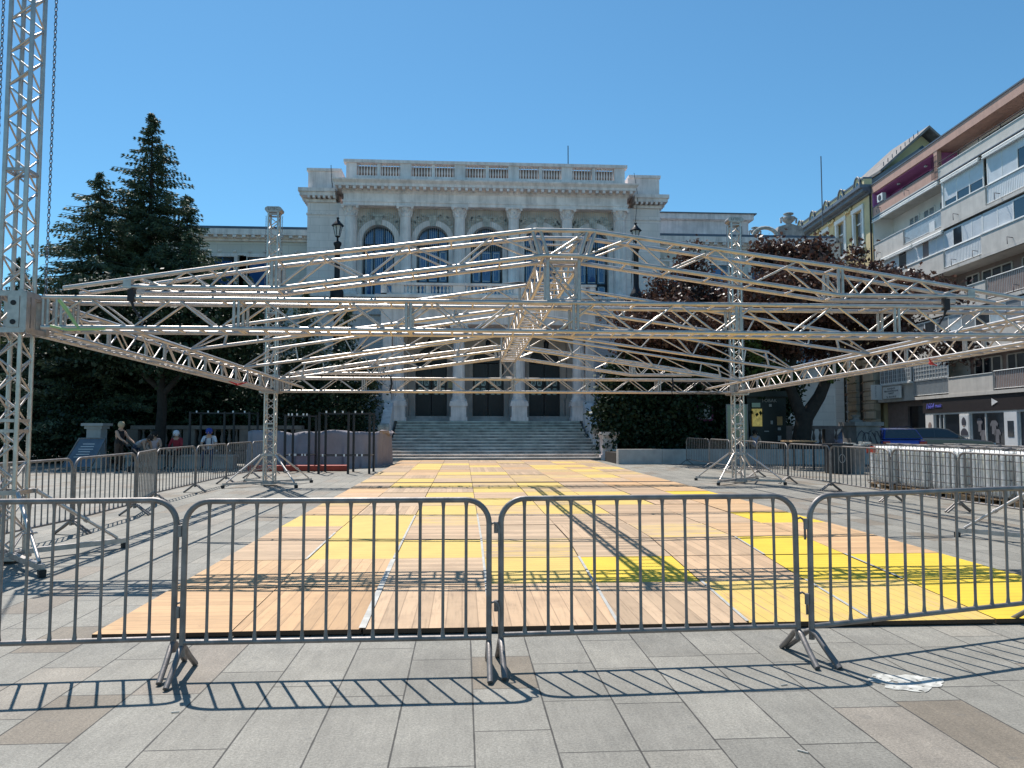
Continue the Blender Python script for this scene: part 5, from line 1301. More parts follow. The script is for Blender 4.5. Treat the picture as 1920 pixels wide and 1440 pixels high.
# ================================================================== foliage
nr = np.random.default_rng(11)
def leaves(name, m, parent, P, S, D=None, asp=2.0, flat=0.0):
    """one mesh of many small leaf faces. P (N,3) centres, S sizes, D preferred long direction"""
    P = np.asarray(P, dtype=np.float64); n = len(P); S = np.broadcast_to(np.asarray(S, dtype=np.float64), (n,))
    a = nr.normal(size=(n, 3)) if D is None else np.asarray(D) + nr.normal(scale=.35, size=(n, 3))
    a /= np.linalg.norm(a, axis=1, keepdims=True) + 1e-9
    b_ = nr.normal(size=(n, 3)); b_ -= a * np.sum(a * b_, 1, keepdims=True); b_ /= np.linalg.norm(b_, axis=1, keepdims=True) + 1e-9
    a = a * (S * .5)[:, None]; w_ = b_ * (S * .5 / asp)[:, None]
    V = np.empty((n, 4, 3)); V[:, 0] = P - a; V[:, 1] = P + w_ - a * .1; V[:, 2] = P + a; V[:, 3] = P - w_ - a * .1
    off = np.array(parent.location); V = (V - off).reshape(-1, 3)
    me = bpy.data.meshes.new(name); me.vertices.add(4 * n); me.vertices.foreach_set('co', V.ravel())
    me.loops.add(4 * n); me.loops.foreach_set('vertex_index', np.arange(4 * n, dtype=np.int32))
    me.polygons.add(n); me.polygons.foreach_set('loop_start', np.arange(0, 4 * n, 4, dtype=np.int32)); me.polygons.foreach_set('loop_total', np.full(n, 4, dtype=np.int32))
    me.materials.append(M[m]); me.update(calc_edges=True); me.validate()
    o = bpy.data.objects.new(name, me); COL.objects.link(o); o.parent = parent; return o

def trunk(parent, x, y, z0, z1, r0, r1, lean=(0, 0)):
    mb = MB(); k = 7; pts = []; rr = []
    for i in range(k):
        f = i / (k - 1); pts.append((x + lean[0] * f + .05 * math.sin(3 * f), y + lean[1] * f, z0 + (z1 - z0) * f)); rr.append((r0 * (1.35 if i == 0 else 1)) * (1 - f) + r1 * f)
    mb.path(pts, rr, 9); return mb.build('trunk', 'bark', parent)

def conifer(x, y, H, Rb, zc, label, m='spruce', dens=1.0, power=.85, name='spruce_tree', droop=.22, tuft=.16, rough=.3, group=None, skew=(0, 0), side=None, seed=1):
    global nr; nr = np.random.default_rng(seed)
    z0 = g(y); t = thing(name, label, 'tree', (x, y, z0), 0, group)
    trunk(t, x, y, z0, z0 + H * .97, .05 + H * .016, .02)
    P = []; S = []; D = []; bm_ = MB()
    z = zc
    while z < H:
        f = (z - zc) / (H - zc); nb = int(7 + 5 * (1 - f))
        for _ in range(nb):
            az = nr.uniform(0, 2 * math.pi); L = Rb * (1 - f) ** power * nr.uniform(1 - rough * 1.3, 1 + rough * .45) + .12
            if side is not None: L *= 1 + side[2] * max(0, math.cos(az - side[0])) ** 2 * (1 if side[1] > f else .3)
            cs, sn = math.cos(az), math.sin(az); zz = z + nr.uniform(-.15, .15)
            tipup = nr.uniform(-.05, .14); st = max(3, int(L / .17))
            if L > .8 and nr.random() < .35: bm_.path([(x, y, z0 + zz), (x + cs * L * .5, y + sn * L * .5, z0 + zz - droop * L * .35), (x + cs * L * .95, y + sn * L * .95, z0 + zz - droop * L * .7 + tipup * L)], [.03, .02, .006], 4)
            for i in range(st):
                u = (i + .6) / st
                if u < .12: continue
                px, py = x + cs * L * u, y + sn * L * u; pz = z0 + zz - droop * L * u * (1.25 - .45 * u) + tipup * L * u * u
                wid = .42 * L * (1 - u) ** .7 * .55 + .10
                nt_ = max(2, int((7 + 8.5 * wid / .35) * dens))
                lat = nr.uniform(-1, 1, nt_); fw_ = np.abs(lat) * .35
                X = px - sn * lat * wid + cs * fw_ * wid * .6; Yy = py + cs * lat * wid + sn * fw_ * wid * .6
                Z = pz - np.abs(lat) * wid * nr.uniform(.1, .6, nt_) - nr.uniform(0, .14, nt_)
                P.append(np.stack([X, Yy, Z], 1)); S.append(nr.uniform(.6, 1.3, nt_) * tuft)
                D.append(np.stack([cs * .9 - sn * lat, sn * .9 + cs * lat, np.full(nt_, -.35)], 1))
        z += (.26 + .10 * (1 - f)) / max(.6, dens ** .5)
    # leader tip
    k = 60; P.append(np.stack([x + nr.normal(0, .05, k), y + nr.normal(0, .05, k), z0 + H - .7 + nr.uniform(0, .75, k)], 1)); S.append(np.full(k, tuft)); D.append(np.tile([0, 0, 1.0], (k, 1)))
    P = np.concatenate(P); P[:, 0] += skew[0] * (P[:, 2] - z0) / H; S = np.concatenate(S); D = np.concatenate(D)
    if bm_.v: bm_.build('branches', 'bark', t)
    leaves('crown', m, t, P, S * .82, D, 4.0); return t

def broadleaf(x, y, label, m, blobs, trunks, n=5000, leaf=.16, name='tree', group=None, seed=1, sub=None, cat='tree', near=None):
    """blobs: (x,y,z,rx,ry,rz) volumes; foliage gathers in many small clumps on their shells"""
    global nr; nr = np.random.default_rng(seed)
    t = thing(name, label, cat, (x, y, g(y)), 0, group)
    P = []; D = []
    vol = [b_[3] * b_[4] * b_[5] for b_ in blobs]; tot = sum(v ** .67 for v in vol)
    for b_, v in zip(blobs, vol):
        nb = int(n * (v ** .67) / tot); nc = max(6, nb // 26)
        d = nr.normal(size=(nc, 3)); d /= np.linalg.norm(d, axis=1, keepdims=True); rad = nr.uniform(.35, 1.08, nc) ** .6
        C = np.array(b_[:3]) + d * rad[:, None] * np.array(b_[3:])
        cs = (sub or .30) * nr.uniform(.6, 1.4, nc)
        idx = nr.integers(0, nc, nb)
        P.append(C[idx] + nr.normal(size=(nb, 3)) * cs[idx][:, None] * np.array([.75, .75, .55])); 
    P = np.concatenate(P)
    if near: P = (P - np.array([0, 0, EYE])) * near + np.array([0, 0, EYE])
    leaves('crown', m, t, P, nr.uniform(.6, 1.35, len(P)) * leaf, None, 1.5)
    if trunks:
        mb = MB()
        for pts, rr in trunks:
            if near: pts = [(a * near, b_ * near, max(g(b_), EYE + (c - EYE) * near) if i or c > .3 else g(b_)) for i, (a, b_, c) in enumerate(pts)]
            mb.path(pts, rr, 9)
        mb.build('trunk', 'bark', t)
    return t

conifer(-15.55, 38.2, 17.1, 5.9, 1.4, 'tall dark spruce with pointed top left of the theatre', dens=1.4, seed=2, rough=.5, tuft=.25, power=.84, droop=.14)
conifer(-17.3, 36.8, 13.6, 5.6, 1.4, 'grey-green cedar with drooping sprays left of the tall spruce', 'cedar', 1.2, .72, 'cedar_tree', .28, .26, .66, seed=3)
conifer(-13.9, 38.6, 13.2, 4.8, 1.8, 'second leader of dark spruce foliage right of the tallest tip', dens=1.2, seed=33, rough=.5, tuft=.25, power=.74)
conifer(-16.6, 39.5, 13.2, 5.0, 2.5, 'dark spruce squeezed between the cedar and the tall spruce', dens=1.2, seed=31, tuft=.24)
conifer(-13.0, 36.6, 10.9, 3.6, 1.2, 'shorter spruce against the right side of the tall spruce', dens=1.3, seed=4, tuft=.22)
conifer(-22.4, 39.5, 10.0, 3.6, 1.2, 'dark conifer behind the nearest left tower', dens=1.2, seed=5, rough=.4, tuft=.22)
conifer(-10.6, 38.0, 8.9, 3.0, 1.0, 'dark conifer left of the rear left tower', dens=1.3, seed=6, rough=.4, tuft=.21)
conifer(-7.6, 37.2, 8.5, 2.7, .8, 'green-tipped conifer just right of the rear left tower', dens=1.3, seed=7, rough=.4, m='cedar', tuft=.20)
conifer(-5.9, 38.6, 8.0, 2.3, .6, 'dark conifer hiding the left side of the theatre portico', dens=1.3, seed=8, rough=.4, tuft=.20)
lowb = [(-23.5, 36.5, 6.0, 2.4, 'greenleaf', 'light green leafy tree at the far left behind the tower'), (-20.6, 35.0, 5.0, 2.2, 'yew', 'dark evergreen shrub at the far left of the shaded garden'), (-17.2, 35.8, 5.6, 2.4, 'yew', 'dark evergreen behind the stone gate pillar'),
        (-14.0, 37.0, 5.2, 2.2, 'yew', 'dark evergreen right of the stone gate pillar'), (-11.3, 36.2, 5.6, 2.3, 'yew', 'dark evergreen behind the man in suspenders'), (-8.6, 35.2, 5.0, 2.0, 'yew', 'dark evergreen behind the left black steel frames'), (-5.9, 35.6, 4.8, 1.8, 'yew', 'dark evergreen behind the right black steel frame'), (-23.6, 33.6, 2.6, 1.9, 'yew', 'low dark shrub at the left photo edge'), (-19.6, 33.4, 2.3, 1.8, 'yew', 'low dark shrub left of the stone gate pillar'), (-16.2, 33.2, 2.2, 1.7, 'yew', 'low dark shrub just behind the stone gate pillar')]
for i, (x, y, h, r, m, l) in enumerate(lowb):
    hi = h + (1.2 if m == 'greenleaf' else 0)
    broadleaf(x, y, l, m, [(x, y, g(y) + hi * .55, r, r * .8, hi * .5), (x + .5 * r, y + .3, g(y) + hi * .75, r * .7, r * .6, hi * .3), (x - .5 * r, y, g(y) + hi * .35, r * .7, r * .6, hi * .35)],
              [([(x, y, g(y)), (x + .1, y, g(y) + hi * .6)], [.16, .08])], 7500, .17, 'evergreen_tree' if m == 'yew' else 'leafy_tree', 'evergreens in the shaded garden', 20 + i)
broadleaf(-12.4, 32.0, 'dark spreading tree whose low crown shades the seated people', 'yew', [(-12.6, 31.6, 6.2, 3.2, 2.6, 1.7), (-9.6, 31.4, 5.9, 2.4, 2.2, 1.4), (-15.6, 31.6, 6.0, 2.4, 2.2, 1.5), (-12.0, 31.0, 4.5, 3.0, 1.6, .7)],
          [([(-12.4, 32.0, g(32)), (-12.3, 32.0, 2.5), (-12.5, 31.9, 6.0)], [.24, .19, .10]), ([(-12.3, 32, 3.0), (-9.8, 31.5, 5.6)], [.13, .05]), ([(-12.4, 32, 3.2), (-15.2, 31.7, 5.8)], [.13, .05])], 21000, .20, 'spreading_tree', None, 90, .32)
rb = [(7.9, 35.2, 5.6, 1.5, 'dark yew beside the right end of the stairs'), (10.1, 35.0, 5.0, 1.7, 'dark yew behind the planter wall, second from the stairs'), (12.6, 35.6, 5.2, 1.8, 'dark yew behind the rear right tower'), (15.3, 38.6, 5.0, 1.9, 'dark yew behind the green kiosk')]
for i, (x, y, h, r, l) in enumerate(rb):
    broadleaf(x, y, l, 'yew', [(x, y, g(y) + h * .5, r, r * .8, h * .5), (x + .4 * r, y - .3, g(y) + h * .7, r * .7, r * .6, h * .3), (x - .4 * r, y, g(y) + h * .3, r * .8, r * .7, h * .32)], [([(x, y, g(y)), (x, y, g(y) + h * .6)], [.16, .08])], 15000, .20, 'evergreen_tree', 'yews right of the stairs', 40 + i)
for i, (x, y, h) in enumerate(((9.0, 37.6, 6.6), (11.6, 38.0, 6.2), (14.2, 38.6, 6.4))): conifer(x, y, h, 2.2, .5, ['dark conifer behind the yews nearest the stairs', 'dark conifer behind the yews left of the rear right tower', 'dark conifer behind the kiosk roof'][i], dens=1.3, seed=70 + i, rough=.4, tuft=.22, group='conifers right of the stairs')
conifer(7.15, 36.3, 4.6, .8, .3, 'small bright green conifer at the right foot of the portico', 'greenleaf', .8, .8, 'young_conifer', .15, .12, .3, seed=46)
g35 = g(35)
broadleaf(9.9, 34.6, 'copper-leaved tree in front of the right end of the theatre', 'copper',
          [(10.3, 36, 6.6, 2.2, 1.7, 1.9), (11.6, 36, 7.6, 1.6, 1.5, 1.4), (9.0, 35.6, 6.0, 1.6, 1.4, 1.5), (10.9, 36, 9.2, .9, .8, .8), (11.0, 36, 10.1, .55, .5, .7), (12.8, 36, 6.6, 1.5, 1.3, 1.5), (8.0, 35.6, 6.7, .9, .9, .9), (9.6, 36, 8.2, .9, .8, .7), (9.6, 33.0, 6.3, 2.2, 1.7, 1.1)],
          [([(10.4, 36, g35), (10.5, 36, 3.0), (10.2, 36, 5.5), (10.9, 36, 8.5)], [.25, .2, .15, .05]), ([(10.5, 36, 3.0), (12.2, 36, 6.0)], [.16, .05]), ([(10.4, 36, 3.0), (8.8, 35.8, 5.8)], [.14, .05])], 19000, .18, 'copper_tree', 'copper-leaved trees', 60, .34, near=.96)
broadleaf(14.85, 32.6, 'copper-leaved tree with a forked black trunk, reaching over the yellow building', 'copper',
          [(16.6, 36.8, 9.4, 1.7, 1.5, 1.5), (15.4, 36.8, 10.3, .9, .8, .8), (17.6, 36.8, 10.3, .9, .8, .9), (15.0, 36.5, 7.3, 1.9, 1.4, 1.3), (18.2, 36.8, 7.6, 2.0, 1.5, 1.4), (20.2, 36.8, 8.8, 1.6, 1.3, 1.0), (22.0, 36.6, 8.4, 1.3, 1.1, .9), (20.8, 36.6, 7.0, 1.7, 1.3, 1.0), (19.9, 36.9, 10.2, .30, .3, .75), (23.9, 36.6, 8.3, 1.1, .8, .6), (16.8, 36.6, 5.9, 2.6, 1.6, .9), (13.4, 36.6, 8.0, 1.0, .9, .9), (21.3, 36.6, 5.6, 1.6, 1.2, .6), (16.2, 33.0, 7.9, 2.8, 1.8, 1.2), (18.6, 32.6, 7.6, 2.0, 1.8, 1.0), (13.6, 33.2, 7.4, 2.0, 1.6, 1.0), (24.6, 36.4, 5.6, 1.4, .9, .5)],
          [([(16.5, 36.2, g35), (16.5, 36.2, 1.2), (16.7, 36.2, 2.4)], [.48, .40, .36]), ([(16.6, 36.2, 2.0), (16.1, 36.3, 3.4), (15.6, 36.5, 5.0), (15.2, 36.6, 8.0)], [.30, .22, .17, .07]),
           ([(16.7, 36.2, 2.1), (17.5, 36.3, 3.2), (18.1, 36.4, 4.4), (18.7, 36.6, 6.2), (19.4, 36.8, 8.6)], [.33, .27, .22, .15, .05]), ([(18.2, 36.4, 4.6), (20.5, 36.6, 6.6), (22.8, 36.6, 8.0)], [.16, .10, .04]), ([(15.9, 36.3, 4.0), (17.0, 36.6, 7.0), (17.0, 36.8, 9.6)], [.16, .12, .04])],
          42000, .20, 'copper_tree', 'copper-leaved trees', 61, .36, near=.90)
broadleaf(17.2, 37.4, 'green-leaved branches low over the forked trunk', 'greenleaf', [(14.9, 35.6, 4.2, 1.1, .8, .5), (18.3, 36.0, 4.3, .8, .6, .4), (13.8, 36, 5.4, .9, .8, .6)], None, 1500, .16, 'hanging_branches', None, 62, .25, 'branches', near=.9)

# ================================================================== liquid containers (white tanks in cages on pallets)
def tank(loc, rz, label, first=None, mark=False, tint='tank_w'):
    if first: return copy_tree(first, loc, rz, label)
    t = thing('liquid_tank', label, 'tank', (0, 0, 0), 0, 'caged white liquid tanks')
    W_, D_, H_ = 1.2, 1.0, 1.16
    mb = MB()
    for y in (-.42, 0, .42): mb.bb(-.6, .6, y - .06, y + .06, 0, .03)
    for x in (-.5, 0, .5):
        for y in (-.42, 0, .42): mb.bb(x - .08, x + .08, y - .06, y + .06, .031, .11)
    mb.bb(-.6, .6, -.5, .5, .112, .135); mb.build('pallet', 'palletwood', t, world=False)
    mb = MB(); nx = 5
    mb.bb(-.56, .56, -.46, .46, .16, 1.06)
    mb.build('bottle', tint, t, bevel=.07, world=False)
    mb = MB()
    for k in range(5):
        mb.bb(-.50 + k * .22, -.36 + k * .22, -.485, .485, .24, 1.02)
    for k in range(4): mb.bb(-.585, .585, -.40 + k * .22, -.26 + k * .22, .24, 1.02)
    mb.build('ribs', tint, t, bevel=.03, world=False)
    mb = MB(); mb.lathe((0, 0, 1.06), [(.12, 0), (.12, .05), (.09, .07), (.02, .08)], 14); mb.build('cap', 'blackcap', t, world=False)
    mb = MB(); r = .0075; x1, y1 = .60, .50
    for z in (.18, .34, .52, .70, .88, 1.10):
        rr_ = .014 if z in (.18, 1.10) else r
        mb.path([(-x1, -y1, z), (x1, -y1, z), (x1, y1, z), (-x1, y1, z)], rr_, 6, closed=True)
    for k in range(9):
        x = -x1 + 1.2 * k / 8
        for y in (-y1 - .012, y1 + .012): mb.tube((x, y, .14), (x, y, 1.11), r, 6)
    for k in range(1, 7):
        y = -y1 + k / 7
        for x in (-x1 - .012, x1 + .012): mb.tube((x, y, .14), (x, y, 1.11), r, 6)
    mb.tube((-x1, 0, 1.12), (x1, 0, 1.12), .012, 6); mb.build('cage', 'steel', t, world=False)
    return t
m_, n_, b_ = new_mat('milky_plastic'); M['tank_w'] = m_; b_.inputs['Base Color'].default_value = (.90, .88, .81, 1); b_.inputs['Roughness'].default_value = .4; b_.inputs['Subsurface Weight'].default_value = 1.0; b_.inputs['Subsurface Radius'].default_value = (1, .95, .85); b_.inputs['Subsurface Scale'].default_value = .25
M['palletwood'] = mat('pallet_wood', (0.30, 0.20, 0.12), 0.85, 0, .3, 8)
M['blackcap'] = mat('dark_cap', (0.03, 0.03, 0.035), .6)
labs = ['first white tank of the row, with an orange mark, beside the graffiti pier', 'second white tank from the far end of the row', 'third white tank from the far end, yellowed plastic', 'fourth white tank from the far end of the row', 'fifth white tank from the far end, behind the barrier joint', 'white tank nearest the right edge of the photo',
        'back-row white tank at the far end', 'back-row white tank, middle of the row', 'back-row white tank at the near end']
T0 = None
pos = [(10.85 + .03 * i, 18.35 - 1.24 * i, math.pi / 2 + R(-1.5 + (i * 37 % 5) - 1)) for i in range(6)]
for i, (x, y, rz) in enumerate(pos):
    z = g(y) + (.0 if i % 2 else .0)
    if T0 is None: T0 = tank(None, None, labs[0]); T0.location = (x, y, z); T0.rotation_euler = (0, 0, rz)
    else: copy_tree(T0, (x, y, z), rz, labs[i])
for i, (x, y) in enumerate(((12.2, 18.0), (12.25, 16.7), (12.3, 15.4))): copy_tree(T0, (x, y, g(y)), math.pi / 2 + R(2 - i), labs[6 + i])
mb = MB(); y = 18.72; mb.bb(-.1, .12, -.505, -.50, .8, 1.0); 
mb = MB(); mb.box((10.32, 18.62, g(18) + .98), (.012, .22, .16)); mb.box((10.45, 18.99 - .02, g(18) + .95), (.2, .012, .16)); mb.build('orange_mark', 'orange', T0).matrix_world = Matrix.Identity(4) if False else Matrix.Identity(4)
bpy.data.objects['orange_mark'].parent = None
o = bpy.data.objects['orange_mark']; o.data.transform(Matrix.Translation(Vector(T0.location))); o.data.transform((Matrix.Translation(Vector(T0.location)) @ Matrix.Rotation(T0.rotation_euler[2], 4, 'Z')).inverted()); o.parent = T0

# ================================================================== cars
def car(x, y, rz, paint, label, wagon=False, name='parked_car'):
    z = g(y); t = thing(name, label, 'car', (x, y, z), rz, 'cars parked behind the tanks')
    L_, W_ = 4.45, 1.80
    prof = [(-2.2, .32), (-2.22, .75), (-2.05, .88), (-1.0, .98), (1.6 if wagon else 1.5, 1.0), (2.15, .95), (2.22, .6), (2.18, .3)]
    mb = MB(); n = len(prof); secs = [(-W_ / 2, .06), (-W_ / 2 + .07, 0), (W_ / 2 - .07, 0), (W_ / 2, .06)]
    vs = []
    for yy, ins in secs: vs += [(px * (1 - ins * .25), yy, pz - (ins if pz > .6 else -ins)) for px, pz in prof]
    fs = [tuple(range(n)), tuple(reversed(range(3 * n, 4 * n)))]
    for k in range(3): fs += [(k * n + i, (k + 1) * n + i, (k + 1) * n + (i + 1) % n, k * n + (i + 1) % n) for i in range(n)]
    mb.add(vs, fs, False); mb.build('body', paint, t, bevel=.05, world=False)
    xr = 2.05 if wagon else 1.75                       # rear at +x, nose at -x
    cab = [(-1.05, .97), (-.35, 1.42), (.1, 1.49), (xr - .55, 1.47), (xr - .32, 1.42), (xr, .99)]
    def cabin(ins_b, ins_t, grow, nm, m, zs=1.0):
        mb = MB(); vs = []
        for s in (-1, 1):
            for px, pz in cab:
                hi = (pz - .97) / .5; yy = s * (W_ / 2 - ins_b - (ins_t) * hi); vs.append((px, yy * grow, pz))
        k = len(cab); fs = [tuple(range(k)), tuple(reversed(range(k, 2 * k)))] + [(i, k + i, k + (i + 1) % k, (i + 1) % k) for i in range(k)]
        mb.add(vs, fs); return mb.build(nm, m, t, bevel=.04, world=False)
    cabin(.06, .20, 1.0, 'cabin', paint)
    g_ = MB()
    def quad(p): g_.add(p, [(0, 1, 2, 3)])
    e = .012
    for s in (-1, 1):
        wy = lambda zz: s * (W_ / 2 - .06 - .20 * (zz - .97) / .5 + e)
        for a, b_, c, d in ((-.82, -.33, .22, .22), (.28, .28, 1.02, 1.02), (1.08, 1.08, xr - .52, xr - .28)):
            g_.add([(a, wy(1.03), 1.03), (d, wy(1.03), 1.03), (c, wy(1.38), 1.38), (b_, wy(1.38), 1.38)], [(0, 1, 2, 3)])
    # windscreen and rear window, pushed out along their normals
    for (xa, za), (xb, zb_), sg in (((-1.0, 1.0), (-.40, 1.385), -1), ((xr - .02, 1.03), (xr - .32, 1.40), 1)):
        o_ = sg * .02; wb, wt = W_ / 2 - .16, W_ / 2 - .30
        g_.add([(xa + o_, -wb, za + .01), (xa + o_, wb, za + .01), (xb + o_, wt, zb_ + .01), (xb + o_, -wt, zb_ + .01)], [(0, 1, 2, 3)])
    g_.build('window', 'carglass', t, world=False)
    for s in (-1, 1):
        mb = MB(); mb.box((2.17, s * .74, .82), (.12, .28, .18)); mb.build('tail_light', 'taillight', t, world=False)
        mb = MB(); mb.box((-2.1, s * .70, .72), (.22, .34, .14)); mb.build('headlight', 'headlamp', t, world=False)
        mb = MB(); mb.box((-.75, s * .99, 1.02), (.14, .18, .12)); mb.build('mirror', paint, t, bevel=.03, world=False)
        for wx in (-1.35, 1.35):
            mb = MB(); mb.tube((wx, s * .72, .32), (wx, s * .905, .32), .32, 20); w2 = mb.build('wheel', 'rubber', t, world=False)
            mb = MB(); mb.tube((wx, s * .90, .32), (wx, s * .915, .32), .20, 16); mb.build('rim', 'alu_plate', w2, world=False)
    if wagon:
        mb = MB()
        for s in (-1, 1): mb.path([(-.2, s * .62, 1.48), (-.1, s * .62, 1.56), (1.2, s * .62, 1.55), (1.4, s * .62, 1.47)], .02, 6)
        mb.build('roof_rail', 'iron', t, world=False)
    return t
def paintm(nm, c):
    m, n, b = new_mat(nm); b.inputs['Base Color'].default_value = (*c, 1); b.inputs['Roughness'].default_value = .25; b.inputs['Metallic'].default_value = .3; b.inputs['Coat Weight'].default_value = .8; b.inputs['Coat Roughness'].default_value = .05; return m
M['car_blue'] = paintm('bright_blue_car_paint', (0.02, 0.055, 0.34)); M['car_grey'] = paintm('blue_grey_car_paint', (0.20, 0.26, 0.36)); M['car_dark'] = paintm('dark_grey_car_paint', (0.07, 0.075, 0.08))
M['carglass'] = glass_mat('car_glass', (0.03, 0.035, 0.04), .05); M['taillight'] = mat('red_tail_light', (0.5, .01, .01), .2); M['headlamp'] = mat('clear_headlamp', (.6, .62, .65), .1)
car(19.0, 33.2, R(-100), 'car_blue', 'bright blue estate car, its tail towards the tanks', True)
car(20.7, 37.4, R(160), 'car_grey', 'blue-grey car parked between the blue and the dark car')
car(22.6, 35.0, R(158), 'car_dark', 'dark grey car nearest the shop, its nose to the right')

# ================================================================== kiosk, posters, bins
ks = thing('advertising_kiosk', 'dark green kiosk column with stickers and a lit yellow poster, by the forked tree', 'kiosk', (14.3, 34.5, g(34.5))); z = g(34.5)
M['kgreen'] = mat('dark_green_kiosk_paint', (0.008, 0.014, 0.013), .5); M['posteryellow'] = mat('yellow_poster', (.75, .55, .15), .5, 0, .35, 6, emit=.15); M['kraft'] = mat('brown_sticker', (.4, .24, .10), .7)
mb = MB(); mb.prism([(13.25, z), (14.75, z), (14.8, z + 2.9), (12.95, z + 2.9)], 34.0, 35.6); mb.build('body', 'kgreen', ks)
mb = MB(); mb.prism([(12.8, z + 2.9), (14.95, z + 2.9), (14.7, z + 3.15), (13.0, z + 3.15)], 33.7, 35.8); mb.build('roof', 'kgreen', ks)
mb = MB(); mb.bb(13.18, 13.62, 33.9, 33.99, z + 1.55, z + 2.35); mb.build('lit_poster', 'posteryellow', ks)
mb = MB(); mb.bb(13.15, 13.55, 33.9, 33.99, z + 2.42, z + 2.62); mb.build('shelf', 'glass', ks)
mb = MB(); mb.bb(14.35, 14.6, 33.97, 33.99, z + 1.6, z + 2.0); mb.build('brown_sticker', 'kraft', ks)
for (x, zz, w_, h_) in ((14.1, 1.65, .10, .16), (14.45, 1.38, .14, .12), (14.45, .9, .16, .22), (14.2, .55, .34, .18), (14.05, 2.45, .12, .12), (13.85, 1.3, .22, .05)):
    mb = MB(); mb.bb(x - w_ / 2, x + w_ / 2, 33.975, 33.99, z + zz, z + zz + h_); mb.build('sticker', 'concrete', ks)
text_mesh('lettering', 'TOBAK', .22, 'concrete', ks, (14.0 - 14.3, 33.98 - 34.5, 2.72), (math.pi / 2, 0, 0), .004)
pf = thing('poster_frame', 'framed magenta and white poster half hidden by the dark yews', 'poster frame', (10.9, 33.3, g(33))); M['mag'] = mat('magenta_poster', (.30, .03, .12), .5)
mb = MB(); mb.bb(10.75, 11.55, 34.5, 34.54, 1.95, 2.85); mb.build('board', 'mag', pf); mb = MB(); mb.bb(10.86, 11.44, 34.48, 34.495, 2.05, 2.72); mb.build('sheet', 'shutter', pf); mb = MB(); mb.bb(10.8, 10.86, 34.55, 34.61, g(33), 1.95); mb.bb(11.44, 11.5, 34.55, 34.61, g(33), 1.95); mb.build('post', 'iron', pf)
pb = thing('notice_board', 'tall steel-framed notice board behind the rear right tower', 'notice board', (11.7, 31.9, g(32))); z = g(32)
mb = MB(); mb.bb(11.25, 11.30, 31.9, 31.95, z, z + 2.5); mb.bb(12.15, 12.2, 31.9, 31.95, z, z + 2.5); mb.bb(11.301, 12.149, 31.9, 31.95, z + 2.45, z + 2.5); mb.bb(11.301, 12.149, 31.9, 31.95, z + .9, z + .95); mb.build('frame', 'steel', pb); mb = MB(); mb.bb(11.301, 12.149, 31.915, 31.935, z + .95, z + 2.45); mb.build('panel', 'glass', pb)
wb = thing('litter_bin', 'black litter bin behind the barrier left of the tanks', 'bin', (12.4, 24.6, g(24.6))); z = g(24.6)
mb = MB(); mb.bb(12.1, 12.75, 24.3, 24.9, z, z + .92); mb.build('body', 'black', wb, bevel=.03); mb = MB(); mb.bb(12.05, 12.8, 24.25, 24.95, z + .921, z + .99); mb.build('lid', 'black', wb, bevel=.02); mb = MB(); mb.path([(12.42 + .1 * math.cos(a), 24.29, z + .5 + .14 * math.sin(a)) for a in [i * math.pi / 5 for i in range(10)]], .012, 5, closed=True); mb.build('emblem', 'concrete', wb)
mb = MB(); mb.bb(11.6, 12.5, 26.2, 27.2, 1.12, 1.17); tbl = thing('wooden_table', 'pale board table top behind the right barriers', 'table', (12.5, 26.7, g(26.7))); mb.build('table_top', 'f_t1', tbl)
mb = MB()
for x in (11.7, 12.4):
    for y in (26.3, 27.1): mb.bb(x - .03, x + .03, y - .03, y + .03, g(26.7), 1.119)
mb.build('leg', 'iron', tbl)
rr = random.Random(9); mb = MB()
for k in range(16): mb.box((13.0 + rr.uniform(-.35, .35), 24.6 + rr.uniform(-.25, .25), g(24) + .95 + rr.uniform(-.08, .10)), (rr.uniform(.08, .26), rr.uniform(.05, .2), rr.uniform(.02, .12)), rr.uniform(0, 3))
bg_ = thing('rubbish_bin', 'overflowing bin heaped with pale rubbish in front of the graffiti pier', 'bin', (13.0, 24.6, g(24.6))); mb.build('rubbish', 'litter', bg_, bevel=.01); mb = MB(); mb.lathe((13.0, 24.6, g(24.6)), [(.28, 0), (.33, .9), (.35, .92)], 16); mb.build('bin_body', 'pier_stone', bg_)

# ================================================================== A-board, black steel frames, tarpaulin
ab = thing('a_board', 'blue A-board sign leaning before the stone gate pillar', 'sign board', (-13.5, 27.9, g(28))); z = g(28); M['bluesign'] = mat('blue_sign_face', (.10, .13, .17), .4, 0, .25, 3)
mb = MB(); q = [(-13.95, 27.55, z + .12), (-12.95, 27.55, z + .12), (-12.70, 28.0, z + 1.12), (-13.60, 28.0, z + 1.12)]
mb.path([q[0], q[1], q[2], q[3]], .03, 6, closed=True); mb.tube(q[0], (q[0][0] - .1, q[0][1] - .02, z), .025, 6); mb.tube(q[1], (q[1][0] - .06, q[1][1] - .02, z), .025, 6); mb.tube(q[3], (-13.7, 28.4, z), .025, 6); mb.tube(q[2], (-12.8, 28.4, z), .025, 6); mb.build('frame', 'steel', ab)
mb = MB(); mb.add([(a, b_ + .005, c) for a, b_, c in q] + [(a, b_ + .02, c) for a, b_, c in q], [(0, 1, 2, 3), (7, 6, 5, 4)]); mb.build('sign_face', 'bluesign', ab)
mb = MB()
for k in range(6):
    f = .35 + k * .09; lx = q[0][0] + (q[3][0] - q[0][0]) * f; yy = q[0][1] + (q[3][1] - q[0][1]) * f - .004; zz = q[0][2] + (q[3][2] - q[0][2]) * f
    mb.box((lx + .45, yy, zz), (.5 - .05 * (k % 3), .004, .02))
mb.build('faint_lines', 'shutter', ab)
